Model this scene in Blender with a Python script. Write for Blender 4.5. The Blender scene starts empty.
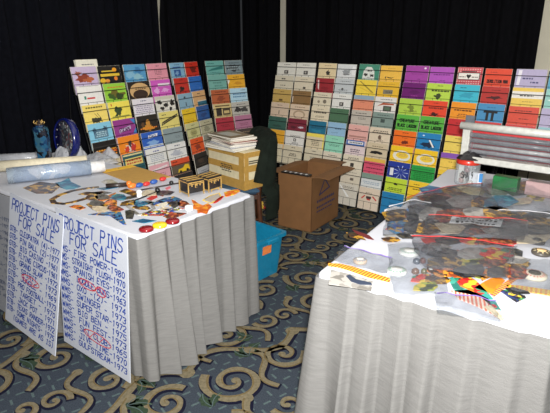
import bpy, math, random
from mathutils import Vector, Matrix, noise
PI = math.pi
SC = bpy.context.scene
COL = SC.collection
# ------------------------------------------------------------ camera
FPX, CAM_H = 500.0, 1.52
PITCH = math.atan(164/500)
CP, SP = math.cos(PITCH), math.sin(PITCH)
cd = bpy.data.cameras.new('camera'); cam = bpy.data.objects.new('camera', cd); COL.objects.link(cam)
cd.sensor_fit = 'HORIZONTAL'; cd.sensor_width = 36; cd.lens = 36*FPX/550
cam.location = (0, 0, CAM_H); cam.rotation_euler = (PI/2-PITCH, 0, 0)
cd.clip_start = .05
SC.camera = cam
# ------------------------------------------------------------ world, lights, exposure
w = bpy.data.worlds.new('world'); SC.world = w; w.use_nodes = True
w.node_tree.nodes['Background'].inputs[0].default_value = (.9, .95, 1, 1)
w.node_tree.nodes['Background'].inputs[1].default_value = .03
def area_light(name, loc, rot, sx, sy, power, col=(1, 1, 1)):
    l = bpy.data.lights.new(name, 'AREA'); l.shape = 'RECTANGLE'; l.size = sx; l.size_y = sy
    l.energy = power; l.color = col
    o = bpy.data.objects.new(name, l); o.location = loc; o.rotation_euler = rot; COL.objects.link(o); return o
area_light('camera_flash', (.03, .02, CAM_H+.09), (PI/2-PITCH+.17, 0, 0), .07, .04, 160, (1, .985, .96))
area_light('room_ceiling_light', (.6, 2.6, 2.74), (0, 0, 0), 3.2, 2.4, 11, (1, .97, .92))
area_light('room_ceiling_light', (.2, 3.9, 2.74), (math.radians(-8), 0, 0), 3.0, 1.0, 8, (1, .97, .92))
vs = SC.view_settings
SC.display_settings.display_device = 'sRGB'
vs.view_transform = 'Standard'; vs.look = 'None'; vs.gamma = 1; vs.use_curve_mapping = False
vs.exposure = -0.12
# ------------------------------------------------------------ helpers
def lin(c):
    return tuple(((v/255)/12.92 if v/255 <= .04045 else ((v/255+.055)/1.055)**2.4) for v in c)
MATS = {}
def mat(name, rgb, rough=.6, metal=0, coat=0, var=.12, scale=40, bump=0, bscale=200, spec=.5):
    """principled material whose colour is gently varied by noise"""
    if name in MATS: return MATS[name]
    m = bpy.data.materials.new(name); m.use_nodes = True
    nt = m.node_tree; b = nt.nodes['Principled BSDF']
    c = lin(rgb)
    tc = nt.nodes.new('ShaderNodeTexCoord'); n = nt.nodes.new('ShaderNodeTexNoise'); n.inputs['Scale'].default_value = scale
    n.inputs['Detail'].default_value = 4
    nt.links.new(tc.outputs['Object'], n.inputs['Vector'])
    r = nt.nodes.new('ShaderNodeValToRGB'); nt.links.new(n.outputs['Fac'], r.inputs[0])
    r.color_ramp.elements[0].position = .3; r.color_ramp.elements[1].position = .7
    r.color_ramp.elements[0].color = tuple(v*(1-var) for v in c)+(1,)
    r.color_ramp.elements[1].color = tuple(min(1, v*(1+var)) for v in c)+(1,)
    nt.links.new(r.outputs[0], b.inputs['Base Color'])
    b.inputs['Roughness'].default_value = rough; b.inputs['Metallic'].default_value = metal
    b.inputs['Coat Weight'].default_value = coat; b.inputs['Coat Roughness'].default_value = .15
    b.inputs['Specular IOR Level'].default_value = spec
    if bump:
        n2 = nt.nodes.new('ShaderNodeTexNoise'); n2.inputs['Scale'].default_value = bscale
        nt.links.new(tc.outputs['Object'], n2.inputs['Vector'])
        bp = nt.nodes.new('ShaderNodeBump'); bp.inputs['Strength'].default_value = bump; bp.inputs['Distance'].default_value = .01
        nt.links.new(n2.outputs['Fac'], bp.inputs['Height']); nt.links.new(bp.outputs[0], b.inputs['Normal'])
    MATS[name] = m
    return m
def colmat(rgb, rough=.5, coat=.25, tag='print'):
    return mat('%s_%d_%d_%d' % (tag, *rgb), rgb, rough, coat=coat, var=.06, scale=60)
def patch_mat(name, cols, scale=30, rough=.35, coat=.4, edge=None):
    """printed artwork: cells of several colours"""
    if name in MATS: return MATS[name]
    m = bpy.data.materials.new(name); m.use_nodes = True; nt = m.node_tree; b = nt.nodes['Principled BSDF']
    tc = nt.nodes.new('ShaderNodeTexCoord'); v = nt.nodes.new('ShaderNodeTexVoronoi'); v.inputs['Scale'].default_value = scale
    nz = nt.nodes.new('ShaderNodeTexNoise'); nz.inputs['Scale'].default_value = scale*.8
    mx = nt.nodes.new('ShaderNodeVectorMath'); mx.operation = 'MULTIPLY_ADD'
    mx.inputs[1].default_value = (.06,)*3
    nt.links.new(tc.outputs['Object'], nz.inputs['Vector']); nt.links.new(nz.outputs['Color'], mx.inputs[0])
    nt.links.new(tc.outputs['Object'], mx.inputs[2]); nt.links.new(mx.outputs[0], v.inputs['Vector'])
    sp = nt.nodes.new('ShaderNodeSeparateColor'); nt.links.new(v.outputs['Color'], sp.inputs[0])
    r = nt.nodes.new('ShaderNodeValToRGB'); r.color_ramp.interpolation = 'CONSTANT'
    nt.links.new(sp.outputs[0], r.inputs[0])
    el = r.color_ramp.elements
    while len(el) > 1: el.remove(el[-1])
    el[0].position = 0; el[0].color = lin(cols[0])+(1,)
    for i, c in enumerate(cols[1:], 1):
        e = el.new(i/len(cols)); e.color = lin(c)+(1,)
    nt.links.new(r.outputs[0], b.inputs['Base Color'])
    b.inputs['Roughness'].default_value = rough; b.inputs['Coat Weight'].default_value = coat
    MATS[name] = m; return m
def stripe_mat(name, c1, c2, scale, rot=0, rough=.35):
    if name in MATS: return MATS[name]
    m = bpy.data.materials.new(name); m.use_nodes = True; nt = m.node_tree; b = nt.nodes['Principled BSDF']
    tc = nt.nodes.new('ShaderNodeTexCoord'); mp = nt.nodes.new('ShaderNodeMapping'); mp.inputs['Rotation'].default_value = (0, 0, rot)
    wv = nt.nodes.new('ShaderNodeTexWave'); wv.inputs['Scale'].default_value = scale
    nt.links.new(tc.outputs['Object'], mp.inputs['Vector']); nt.links.new(mp.outputs[0], wv.inputs['Vector'])
    r = nt.nodes.new('ShaderNodeValToRGB'); r.color_ramp.interpolation = 'CONSTANT'
    r.color_ramp.elements[0].color = lin(c1)+(1,); r.color_ramp.elements[1].position = .5; r.color_ramp.elements[1].color = lin(c2)+(1,)
    nt.links.new(wv.outputs['Fac'], r.inputs[0]); nt.links.new(r.outputs[0], b.inputs['Base Color'])
    b.inputs['Roughness'].default_value = rough; b.inputs['Coat Weight'].default_value = .3
    MATS[name] = m; return m
def film_mat(name, rgb=(205, 208, 212), alpha=.4, rough=.16):
    """clear thin plastic film: mostly see-through, glossy, slightly milky"""
    if name in MATS: return MATS[name]
    m = bpy.data.materials.new(name); m.use_nodes = True; nt = m.node_tree
    b = nt.nodes['Principled BSDF']; out = nt.nodes['Material Output']
    b.inputs['Base Color'].default_value = lin(rgb)+(1,); b.inputs['Roughness'].default_value = rough
    b.inputs['Specular IOR Level'].default_value = .8
    tc = nt.nodes.new('ShaderNodeTexCoord'); n = nt.nodes.new('ShaderNodeTexNoise'); n.inputs['Scale'].default_value = 9
    n.inputs['Detail'].default_value = 3; n.inputs['Distortion'].default_value = 1.2
    nt.links.new(tc.outputs['Object'], n.inputs['Vector'])
    bp = nt.nodes.new('ShaderNodeBump'); bp.inputs['Strength'].default_value = .55; bp.inputs['Distance'].default_value = .02
    nt.links.new(n.outputs['Fac'], bp.inputs['Height']); nt.links.new(bp.outputs[0], b.inputs['Normal'])
    t = nt.nodes.new('ShaderNodeBsdfTransparent'); t.inputs[0].default_value = (.95, .96, .97, 1)
    r = nt.nodes.new('ShaderNodeMapRange'); r.inputs['From Min'].default_value = .3; r.inputs['From Max'].default_value = .7
    r.inputs['To Min'].default_value = max(0, alpha-.1); r.inputs['To Max'].default_value = min(1, alpha+.12)
    nt.links.new(n.outputs['Fac'], r.inputs['Value'])
    mx = nt.nodes.new('ShaderNodeMixShader'); nt.links.new(r.outputs[0], mx.inputs[0])
    nt.links.new(t.outputs[0], mx.inputs[1]); nt.links.new(b.outputs[0], mx.inputs[2]); nt.links.new(mx.outputs[0], out.inputs[0])
    MATS[name] = m; return m

class MB:
    def __init__(s): s.v = []; s.f = []; s.mi = []; s.m = []; s.sm = []
    def slot(s, m):
        if m not in s.m: s.m.append(m)
        return s.m.index(m)
    def add(s, vs_, fs_, m, smooth=False, M=None):
        k = len(s.v); i = s.slot(m)
        s.v += [tuple(M @ Vector(p)) if M is not None else tuple(p) for p in vs_]
        for f in fs_: s.f.append([k+a for a in f]); s.mi.append(i); s.sm.append(smooth)
    def box(s, c, d, m, M=None, bev=0):
        x, y, z = d[0]/2, d[1]/2, d[2]/2
        if bev <= 0:
            vs_ = [(c[0]+a*x, c[1]+b*y, c[2]+e*z) for a in (-1, 1) for b in (-1, 1) for e in (-1, 1)]
            s.add(vs_, [(0, 1, 3, 2), (4, 6, 7, 5), (0, 4, 5, 1), (2, 3, 7, 6), (0, 2, 6, 4), (1, 5, 7, 3)], m, False, M)
        else:
            P = []
            for z0, k in ((-z, bev), (-z+bev, 0), (z-bev, 0), (z, bev)):
                P.append([(c[0]+px, c[1]+py, c[2]+z0) for px, py in rrect(x-k, y-k, max(bev-k*.5, .0005), 3)])
            n = len(P[0]); fs = []
            for j in range(3):
                for i in range(n): fs.append((j*n+i, j*n+(i+1) % n, (j+1)*n+(i+1) % n, (j+1)*n+i))
            fs.append(tuple(range(n-1, -1, -1))); fs.append(tuple(range(3*n, 4*n)))
            s.add([p for q in P for p in q], fs, m, False, M)
    def tube(s, path, r, m, n=8, M=None, cap=True, smooth=True):
        path = [Vector(p) for p in path]; rs = r if isinstance(r, (list, tuple)) else [r]*len(path)
        vs_, fs_ = [], []; up = None
        for i, p in enumerate(path):
            t = (path[min(i+1, len(path)-1)]-path[max(i-1, 0)]).normalized()
            if up is None:
                up = Vector((0, 0, 1)) if abs(t.z) < .9 else Vector((1, 0, 0))
            a = t.cross(up).normalized(); up = a.cross(t).normalized()
            for k in range(n):
                q = 2*PI*k/n; vs_.append(p+(a*math.cos(q)+up*math.sin(q))*rs[i])
        for i in range(len(path)-1):
            for k in range(n):
                fs_.append((i*n+k, i*n+(k+1) % n, (i+1)*n+(k+1) % n, (i+1)*n+k))
        if cap: fs_.append(tuple(range(n-1, -1, -1))); e = (len(path)-1)*n; fs_.append(tuple(range(e, e+n)))
        s.add(vs_, fs_, m, smooth, M)
    def lathe(s, prof, m, n=24, M=None, smooth=True):
        vs_, fs_ = [], []
        for r, z in prof:
            for k in range(n):
                q = 2*PI*k/n; vs_.append((r*math.cos(q), r*math.sin(q), z))
        for i in range(len(prof)-1):
            for k in range(n): fs_.append((i*n+k, i*n+(k+1) % n, (i+1)*n+(k+1) % n, (i+1)*n+k))
        fs_.append(tuple(range(n-1, -1, -1))); e = (len(prof)-1)*n; fs_.append(tuple(range(e, e+n)))
        s.add(vs_, fs_, m, smooth, M)
    def prism(s, poly, z0, z1, m, M=None):
        n = len(poly)
        a = sum(poly[i][0]*poly[(i+1) % n][1]-poly[(i+1) % n][0]*poly[i][1] for i in range(n))
        if a < 0: poly = poly[::-1]
        vs_ = [(x, y, z0) for x, y in poly]+[(x, y, z1) for x, y in poly]
        fs_ = [tuple(range(n-1, -1, -1)), tuple(range(n, 2*n))]+[(i, (i+1) % n, n+(i+1) % n, n+i) for i in range(n)]
        s.add(vs_, fs_, m, False, M)
    def flat(s, poly, z, m, M=None):
        n = len(poly)
        a = sum(poly[i][0]*poly[(i+1) % n][1]-poly[(i+1) % n][0]*poly[i][1] for i in range(n))
        if a < 0: poly = poly[::-1]
        s.add([(x, y, z) for x, y in poly], [tuple(range(n))], m, False, M)
    def ribbon(s, path, wd, z, m, M=None):
        """flat strip along a 2-D path; wd a number or list"""
        n = len(path); L = []
        ws = wd if isinstance(wd, (list, tuple)) else [wd]*n
        for i in range(n):
            a = Vector(path[max(i-1, 0)][:2]); b = Vector(path[min(i+1, n-1)][:2]); t = b-a
            if t.length < 1e-9: t = Vector((1, 0))
            t.normalize(); nn = Vector((-t.y, t.x))*ws[i]/2; p = Vector(path[i][:2])
            L += [(p.x+nn.x, p.y+nn.y, z), (p.x-nn.x, p.y-nn.y, z)]
        s.add(L, [(2*i+1, 2*i+3, 2*i+2, 2*i) for i in range(n-1)], m, False, M)
    def grid(s, fn, nu, nv, m, smooth=True, M=None, closed_u=False):
        vs_ = [fn(i/(nu if closed_u else nu-1), j/(nv-1)) for j in range(nv) for i in range(nu)]
        fs_ = []
        for j in range(nv-1):
            for i in range(nu if closed_u else nu-1):
                k = (i+1) % nu; fs_.append((j*nu+i, j*nu+k, (j+1)*nu+k, (j+1)*nu+i))
        s.add(vs_, fs_, m, smooth, M)
    def build(s, name, parent=None, loc=None, rot=None):
        me = bpy.data.meshes.new(name); me.from_pydata(s.v, [], s.f)
        for m in s.m: me.materials.append(m)
        me.polygons.foreach_set('material_index', s.mi); me.polygons.foreach_set('use_smooth', s.sm)
        me.update()
        o = bpy.data.objects.new(name, me); COL.objects.link(o)
        if parent: o.parent = parent
        if loc is not None: o.location = loc
        if rot is not None: o.rotation_euler = rot
        return o
def rrect(x, y, r, n=4):
    r = min(r, x*.99, y*.99); P = []
    for cx, cy, a0 in ((x-r, y-r, 0), (-x+r, y-r, PI/2), (-x+r, -y+r, PI), (x-r, -y+r, 1.5*PI)):
        for k in range(n+1):
            a = a0+PI/2*k/n; P.append((cx+r*math.cos(a), cy+r*math.sin(a)))
    return P
def tag(o, label, cat, group=None):
    o['label'] = label; o['category'] = cat
    if group: o['group'] = group
    return o
def empty(name, loc, rz, label, cat, group=None):
    o = bpy.data.objects.new(name, None); o.empty_display_size = .1; COL.objects.link(o)
    o.location = loc; o.rotation_euler = (0, 0, rz)
    return tag(o, label, cat, group)
def struct(o): o['kind'] = 'structure'; return o
def frame(o, x, y, z):   # matrix from origin and axes
    x = Vector(x); y = Vector(y); z = Vector(z)
    return Matrix(((x.x, y.x, z.x, o[0]), (x.y, y.y, z.y, o[1]), (x.z, y.z, z.z, o[2]), (0, 0, 0, 1)))
def at(px, py, z):
    """plan position, at height z, of a spot read off the photograph"""
    u, v = px-275, py-206.5
    t = (z-CAM_H)/-(FPX*SP+v*CP)
    return (u*t, (FPX*CP-v*SP)*t)
# single-stroke hand lettering, letters on a 4 x 6 grid
GL = {'A': ['0,0 2,6 4,0', '1,2 3,2'], 'B': ['0,0 0,6 2,6 3.4,5.3 3.4,4 2,3.2 0,3.2', '2,3.2 4,2.4 4,.8 2.6,0 0,0'], 'C': ['4,5 3,6 1,6 0,4.5 0,1.5 1,0 3,0 4,1'],
 'D': ['0,0 0,6 2,6 4,4.5 4,1.5 2,0 0,0'], 'E': ['4,6 0,6 0,0 4,0', '0,3 3,3'], 'F': ['4,6 0,6 0,0', '0,3 3,3'], 'G': ['4,5 3,6 1,6 0,4.5 0,1.5 1,0 3,0 4,1 4,3 2.4,3'],
 'H': ['0,0 0,6', '4,0 4,6', '0,3 4,3'], 'I': ['2,0 2,6', '1,6 3,6', '1,0 3,0'], 'J': ['4,6 4,1.5 3,0 1,0 0,1.5', '2,6 4.6,6'], 'K': ['0,0 0,6', '4,6 0,2.6 4,0'], 'L': ['0,6 0,0 4,0'],
 'M': ['0,0 .4,6 2,2 3.6,6 4,0'], 'N': ['0,0 0,6 4,0 4,6'], 'O': ['2,0 .6,.6 0,2 0,4 .6,5.4 2,6 3.4,5.4 4,4 4,2 3.4,.6 2,0'], 'P': ['0,0 0,6 3,6 4,5 4,4 3,3 0,3'],
 'Q': ['2,0 0,2 0,4 2,6 4,4 4,2 2,0', '2.6,1.6 4.2,-.4'], 'R': ['0,0 0,6 3,6 4,5 4,4 3,3 0,3', '1.6,3 4,0'], 'S': ['4,5.2 3,6 1,6 0,5 0,4 1,3.3 3,2.7 4,2 4,1 3,0 1,0 0,.8'], 'T': ['2,0 2,6', '0,6 4,6'],
 'U': ['0,6 0,1.5 1,0 3,0 4,1.5 4,6'], 'V': ['0,6 2,0 4,6'], 'W': ['0,6 .8,0 2,4 3.2,0 4,6'], 'X': ['0,0 4,6', '0,6 4,0'], 'Y': ['0,6 2,3 4,6', '2,3 2,0'], 'Z': ['0,6 4,6 0,0 4,0'],
 '0': ['2,0 .5,1 .2,3 .5,5 2,6 3.5,5 3.8,3 3.5,1 2,0'], '1': ['1,5 2,6 2,0'], '2': ['0,5 1,6 3,6 4,5 4,4 0,0 4,0'], '3': ['0,5.4 1,6 3,6 4,5 3.6,3.6 2,3.2 3.8,2.4 4,1 3,0 1,0 0,.8'],
 '4': ['3,0 3,6 0,2 4,2'], '5': ['4,6 .5,6 .3,3.4 2.6,3.6 4,2.6 4,1 2.8,0 .2,.3'], '6': ['3.6,6 1,4.4 .2,2 .8,.4 2.4,0 3.8,1 3.6,2.6 2,3.2 .4,2.2'], '7': ['0,6 4,6 1.4,0'], '8': ['2,3.2 .4,4.2 .6,5.6 2,6 3.4,5.6 3.6,4.2 2,3.2 .2,2 .4,.5 2,0 3.6,.5 3.8,2 2,3.2'],
 '9': ['3.8,4 2.6,3 .8,3.2 .2,4.6 1,5.8 2.8,6 3.8,5 3.6,2 2.4,0'], '-': ['.6,3 3.4,3'], '(': ['2.6,6.6 1.4,4.6 1.4,1.4 2.6,-.6'], ')': ['1.4,6.6 2.6,4.6 2.6,1.4 1.4,-.6'], '.': ['1.8,0 2.2,.3'], '$': ['4,5.2 3,6 1,6 0,5 0,4 1,3.3 3,2.7 4,2 4,1 3,0 1,0 0,.8', '2,-.8 2,6.8'], '?': ['0,5 1,6 3,6 4,5 4,4 2,2.6 2,1.6', '2,.2 2.1,0'],
 ' ': []}
def lettering(mb, text, x, y, h, wd, m, z, M=None, width=None, jit=0, slant=0, rnd=random.Random(3)):
    adv = .9*h if width is None else width/max(1, len(text))
    for ch in text:
        dx, dy = rnd.uniform(-jit, jit)*h, rnd.uniform(-jit, jit)*h
        for st in GL.get(ch, []):
            pts = [tuple(float(q) for q in p.split(',')) for p in st.split()]
            pts = [Vector((x+dx+p[0]/4*adv*.74+p[1]*h*slant/6, y+dy+p[1]/6*h)) for p in pts]
            for a, b in zip(pts, pts[1:]):
                t = (b-a).normalized()*wd*.3; mb.ribbon([a-t, b+t], wd, z, m, M)
        x += adv
# ------------------------------------------------------------ room shell
rnd = random.Random(11)
wall_m = mat('cream_wall_paint', (214, 208, 188), .8, var=.04, scale=6, bump=.05)
carpet = mat('carpet_blue_grey_pile', (56, 63, 72), .95, var=.25, scale=160, bump=.4, bscale=500, spec=.1)
c_tan = mat('carpet_tan_pile', (114, 105, 84), .95, var=.22, scale=70, bump=.4, bscale=500, spec=.1)
c_hi = mat('carpet_brown_pile', (104, 90, 62), .95, var=.2, scale=90, spec=.1)
c_navy = mat('carpet_navy_pile', (20, 21, 38), .95, var=.2, scale=160, spec=.1)
c_dash = mat('carpet_pale_teal_pile', (78, 92, 93), .95, var=.2, scale=160, spec=.1)
c_green = mat('carpet_green_pile', (48, 62, 48), .95, var=.3, scale=90, spec=.1)
fb = MB()
fb.add([(-5, -1.5, 0), (5, -1.5, 0), (5, 8.5, 0), (-5, 8.5, 0)], [(0, 1, 2, 3)], carpet)
TS = .64; ca, sa = math.cos(.62), math.sin(.62)
def cw(x, y): return (x*ca-y*sa, x*sa+y*ca+.35)
def scroll(cx, cy, r, a0, turns, sgn, n=46):
    P = []
    for i in range(n):
        t = i/(n-1); a = a0+sgn*turns*2*PI*t; q = r*(1-t)**.8*.93+r*.07
        P.append((cx+q*math.cos(a), cy+q*math.sin(a)))
    return P
def strand(P, wd, taper0=1, taper1=.6):
    Q = [cw(*p) for p in P]; n = len(Q)
    ws = [wd*(taper0+(taper1-taper0)*i/(n-1))*(1+.12*math.sin(i*.9)) for i in range(n)]
    if not any(-3.4 < q[0] < 2.9 and .6 < q[1] < 6.4 for q in Q): return
    fb.ribbon([(q[0]+.007, q[1]-.009) for q in Q], [k+.015 for k in ws], .0008, c_navy)
    fb.ribbon(Q, ws, .0013, c_tan)
    L = []
    for i in range(n):
        t = Vector(Q[min(i+1, n-1)])-Vector(Q[max(i-1, 0)]); t.normalize(); L.append((Q[i][0]-t.y*ws[i]*.36, Q[i][1]+t.x*ws[i]*.36))
    fb.ribbon(L, [k*.22 for k in ws], .0018, c_hi)
    q = Q[-1]; e = ws[-1]
    fb.flat([(q[0]+e*.85*math.cos(k*PI/5), q[1]+e*.85*math.sin(k*PI/5)) for k in range(10)], .0016, c_tan)
def leaf(cx, cy, a, L, m):
    c, s_ = math.cos(a), math.sin(a); P, W_ = [], []
    for i in range(12):
        t = i/11; x, y = t*L, .16*L*math.sin(t*3); P.append(cw(cx+x*c-y*s_, cy+x*s_+y*c)); W_.append(L*.42*math.sin(PI*min(.97, t+.03))**.8*(1+.25*math.sin(t*21))+.002)
    fb.ribbon(P, W_, .0015, m); fb.ribbon(P, .004, .0019, c_dash)
def wave(p0, p1, amp, n=30):
    P = []
    for i in range(n):
        t = i/(n-1); dx, dy = p1[0]-p0[0], p1[1]-p0[1]; l = math.hypot(dx, dy); o = amp*math.sin(2*PI*t)
        P.append((p0[0]+dx*t-dy/l*o, p0[1]+dy*t+dx/l*o))
    return P
for tx in range(-6, 11):
    for ty in range(-6, 11):
        ox, oy = (tx+.5*(ty % 2))*TS, ty*TS
        if not -3.8 < cw(ox, oy)[0] < 3.3 or not .2 < cw(ox, oy)[1] < 6.8: continue
        f = 1 if (tx+ty) % 2 else -1
        S = TS/.92
        def sc(cx, cy, r, a0, tn, sg, wd, n=46): strand(scroll(ox+cx*S, oy+cy*S, r*S, a0, tn, sg, n), wd)
        def wv(a, b, amp, wd, n=30): strand(wave((ox+a[0]*S, oy+a[1]*S), (ox+b[0]*S, oy+b[1]*S), amp*S, n), wd, .8, 1)
        sc(.22, .24, .21, f*2.2, 1.6, f, .042); sc(.68, .3, .165, -f*.4, 1.4, -f, .038)
        wv((.02, .52), (.92, .5), .12*f, .042)
        sc(.45, .75, .165, f*1.2, 1.45, -f, .039); sc(.84, .76, .11, f*3, 1.1, f, .032, 26); sc(.1, .74, .1, f*.5, 1.1, -f, .03, 26)
        wv((.44, .02), (.5, .48), .06*f, .034, 18); wv((.68, .5), (.66, .96), -.07*f, .034, 18); wv((.2, .52), (.3, .95), .07*f, .03, 18)
        for k in range(3): leaf(ox+.46*S, oy+.42*S, f*.9+k*.75-.4, .13-.02*k, c_green)
        for k in range(2): leaf(ox+.9*S, oy+.1*S, -f*.6+k*.9, .1, c_green)
        for k in range(2): leaf(ox+.62*S, oy+.62*S, f*2+k*.8, .1, c_green)
D = .088
for i in range(-60, 60):
    for j in range(-60, 60):
        for k in (0, 1):
            x, y = (i*D+D/2, j*D) if k else (i*D, j*D+D/2)
            px, py = cw(x, y)
            if not (-2.5 < px < 1.9 and 1.3 < py < 5.5): continue
            h, v = (.019, .0052) if k else (.0052, .019)
            fb.flat([cw(x-h, y-v), cw(x+h, y-v), cw(x+h, y+v), cw(x-h, y+v)], .0005, c_dash)
struct(fb.build('floor'))
cb = MB(); cb.add([(-5, -1.5, 2.8), (5, -1.5, 2.8), (5, 8.5, 2.8), (-5, 8.5, 2.8)], [(3, 2, 1, 0)], mat('white_ceiling_paint', (225, 222, 214), .9, var=.03))
struct(cb.build('ceiling'))
# curtain lines: the left run and the right run meet in the corner
PL, DL = Vector((-1.85, 4.03)), Vector((.545, .84)).normalized()
PR, DR = Vector((.27, 5.84)), Vector((.777, -.629)).normalized()
NL, NR_ = Vector((DL.y, -DL.x)), Vector((DR.y, -DR.x))          # NL towards the room
NR_ = Vector((-.629, -.777)).normalized()
KOR = PL+DL*2.752
def wall(name, a, b):
    m = MB(); t = (b-a).normalized(); n = Vector((-t.y, t.x))
    pts = [a, b, b+n*.1, a+n*.1]
    m.prism([tuple(p) for p in pts], 0, 2.8, wall_m); return struct(m.build(name))
wl = [PL-DL*4.2-NL*.22, KOR-NL*.22+DL*.12]
wall('wall_left', wl[0], wl[1])
wr = [KOR-NR_*.22-DR*.2, PR+DR*4.6-NR_*.22]
wall('wall_right', wr[0], wr[1])
cur_m = mat('black_curtain_cloth', (9, 9, 12), .95, var=.25, scale=30, bump=.2, spec=.08)
cur_b = mat('blue_black_curtain_cloth', (11, 12, 18), .95, var=.25, scale=30, bump=.2, spec=.08)
def curtain(pts, m, label, slant=0, seed=0):
    """pleated drape along a plan polyline; slant narrows its first edge towards the top"""
    pts = [Vector(p) for p in pts]; L = [0]
    for a, b in zip(pts, pts[1:]): L.append(L[-1]+(b-a).length)
    r = random.Random(seed); ph = [r.uniform(0, 6) for _ in range(4)]; n = max(40, int(L[-1]/.016))
    def fn(u, v):
        z = .012+2.58*v; s = u*L[-1]
        if slant and z > 1.66: s = max(s, slant*(z-1.66))
        k = 0
        while k < len(L)-2 and s > L[k+1]: k += 1
        d = (pts[k+1]-pts[k]).normalized(); p = pts[k]+d*(s-L[k]); nn = Vector((d.y, -d.x))
        e = min(1, s/.05, (L[-1]-s)/.05+.02)
        o = e*(.026*math.sin(s*43+ph[0])+.014*math.sin(s*71+ph[1]+z*.3)+.012*math.sin(s*17+ph[2]))
        p = p+nn*o
        return (p.x, p.y, z)
    mb = MB(); mb.grid(fn, n, 10, m)
    o = mb.build('curtain'); tag(o, label, 'curtain', 'black pipe and drape curtains'); return o
curtain([PL-DL*3.6, PL+DL*1.335], cur_b, 'black pleated curtain at far left behind the blue clock and bottle', seed=1)
curtain([PL+DL*1.34, PL+DL*2.655], cur_m, 'black curtain panel behind the leftmost racks, between two pale slits', slant=.075, seed=2)
curtain([PL+DL*2.69, KOR, PR-DR*.27], cur_m, 'narrow black curtain folded into the corner beside the pale wall strip', seed=3)
curtain([PR-DR*.19, PR+DR*2.43], cur_m, 'wide black curtain above the right-hand racks, ending at the cream wall', seed=4)
# ------------------------------------------------------------ wire racks of booklets
wire_m = mat('black_wire', (20, 20, 22), .4, .3, var=.1)
BLK = (24, 22, 24); WHT = (236, 234, 228); GRY = (120, 120, 124)
ROWP, ROWD, TILT = .137, .036, math.radians(9)
def L_(n=3, y0=.45, y1=.62, c=GRY, x0=.25, x1=.75): return ('l', n, x0, x1, y0, y1, c)
def R_(x0, y0, x1, y1, c): return ('r', x0, y0, x1, y1, c)
def E_(cx, cy, rx, ry, c): return ('e', cx, cy, rx, ry, c)
def B_(s, cx, cy, rx, ry, c): return ('b', s, cx, cy, rx, ry, c)
def P_(pts, c): return ('p', pts, c)
def T_(t, x, y, h, c, w=None, wd=.022): return ('t', t, x, y, h, c, w, wd)
H_ = lambda c=BLK: ('l', 1, .35, .65, .87, .93, c)
def booklet(spec, w, h, t, seed):
    base, ops = spec
    r = random.Random(seed); mb = MB(); bm = colmat(base)
    mb.box((0, t/2, h/2), (w, t, h), colmat((225, 220, 205), .7, 0, 'paper'))
    M = frame((-w/2, 0, 0), (w, 0, 0), (0, 0, h), (0, -1, 0))
    mb.flat([(0.004, 0.004), (.996, .004), (.996, .996), (.004, .996)], .0004, bm, M)
    z = .0004
    for op in ops:
        z += .00022; m = colmat(op[-1] if op[0] != 't' else op[5])
        if op[0] == 'r': mb.flat([(op[1], op[2]), (op[3], op[2]), (op[3], op[4]), (op[1], op[4])], z, m, M)
        elif op[0] == 'e': mb.flat([(op[1]+op[3]*math.cos(k*PI/10), op[2]+op[4]*math.sin(k*PI/10)) for k in range(20)], z, m, M)
        elif op[0] == 'b':
            q = random.Random(op[1])
            mb.flat([(op[2]+op[4]*math.cos(k*PI/9)*(f := q.uniform(.45, 1.1)), op[3]+op[5]*math.sin(k*PI/9)*f) for k in range(18)], z, m, M)
        elif op[0] == 'p': mb.flat(op[1], z, m, M)
        elif op[0] == 'l':
            _, n, x0, x1, y0, y1, c = op
            for k in range(n):
                y = y0+(y1-y0)*(k+.5)/n; x = x0+r.uniform(0, .08); hh = (y1-y0)/n*.55
                while x < x1-.02:
                    e = min(x1, x+r.uniform(.04, .12)); mb.flat([(x, y-hh/2), (e, y-hh/2), (e, y+hh/2), (x, y+hh/2)], z, m, M); x = e+.025
        elif op[0] == 't': lettering(mb, op[1], op[2], op[3], op[4], op[7], m, z, M, op[6])
    return mb.build('booklet')
ORD = ['top', 'second', 'third', 'fourth', 'fifth', 'sixth', 'seventh', 'eighth', 'bottom']
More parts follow.
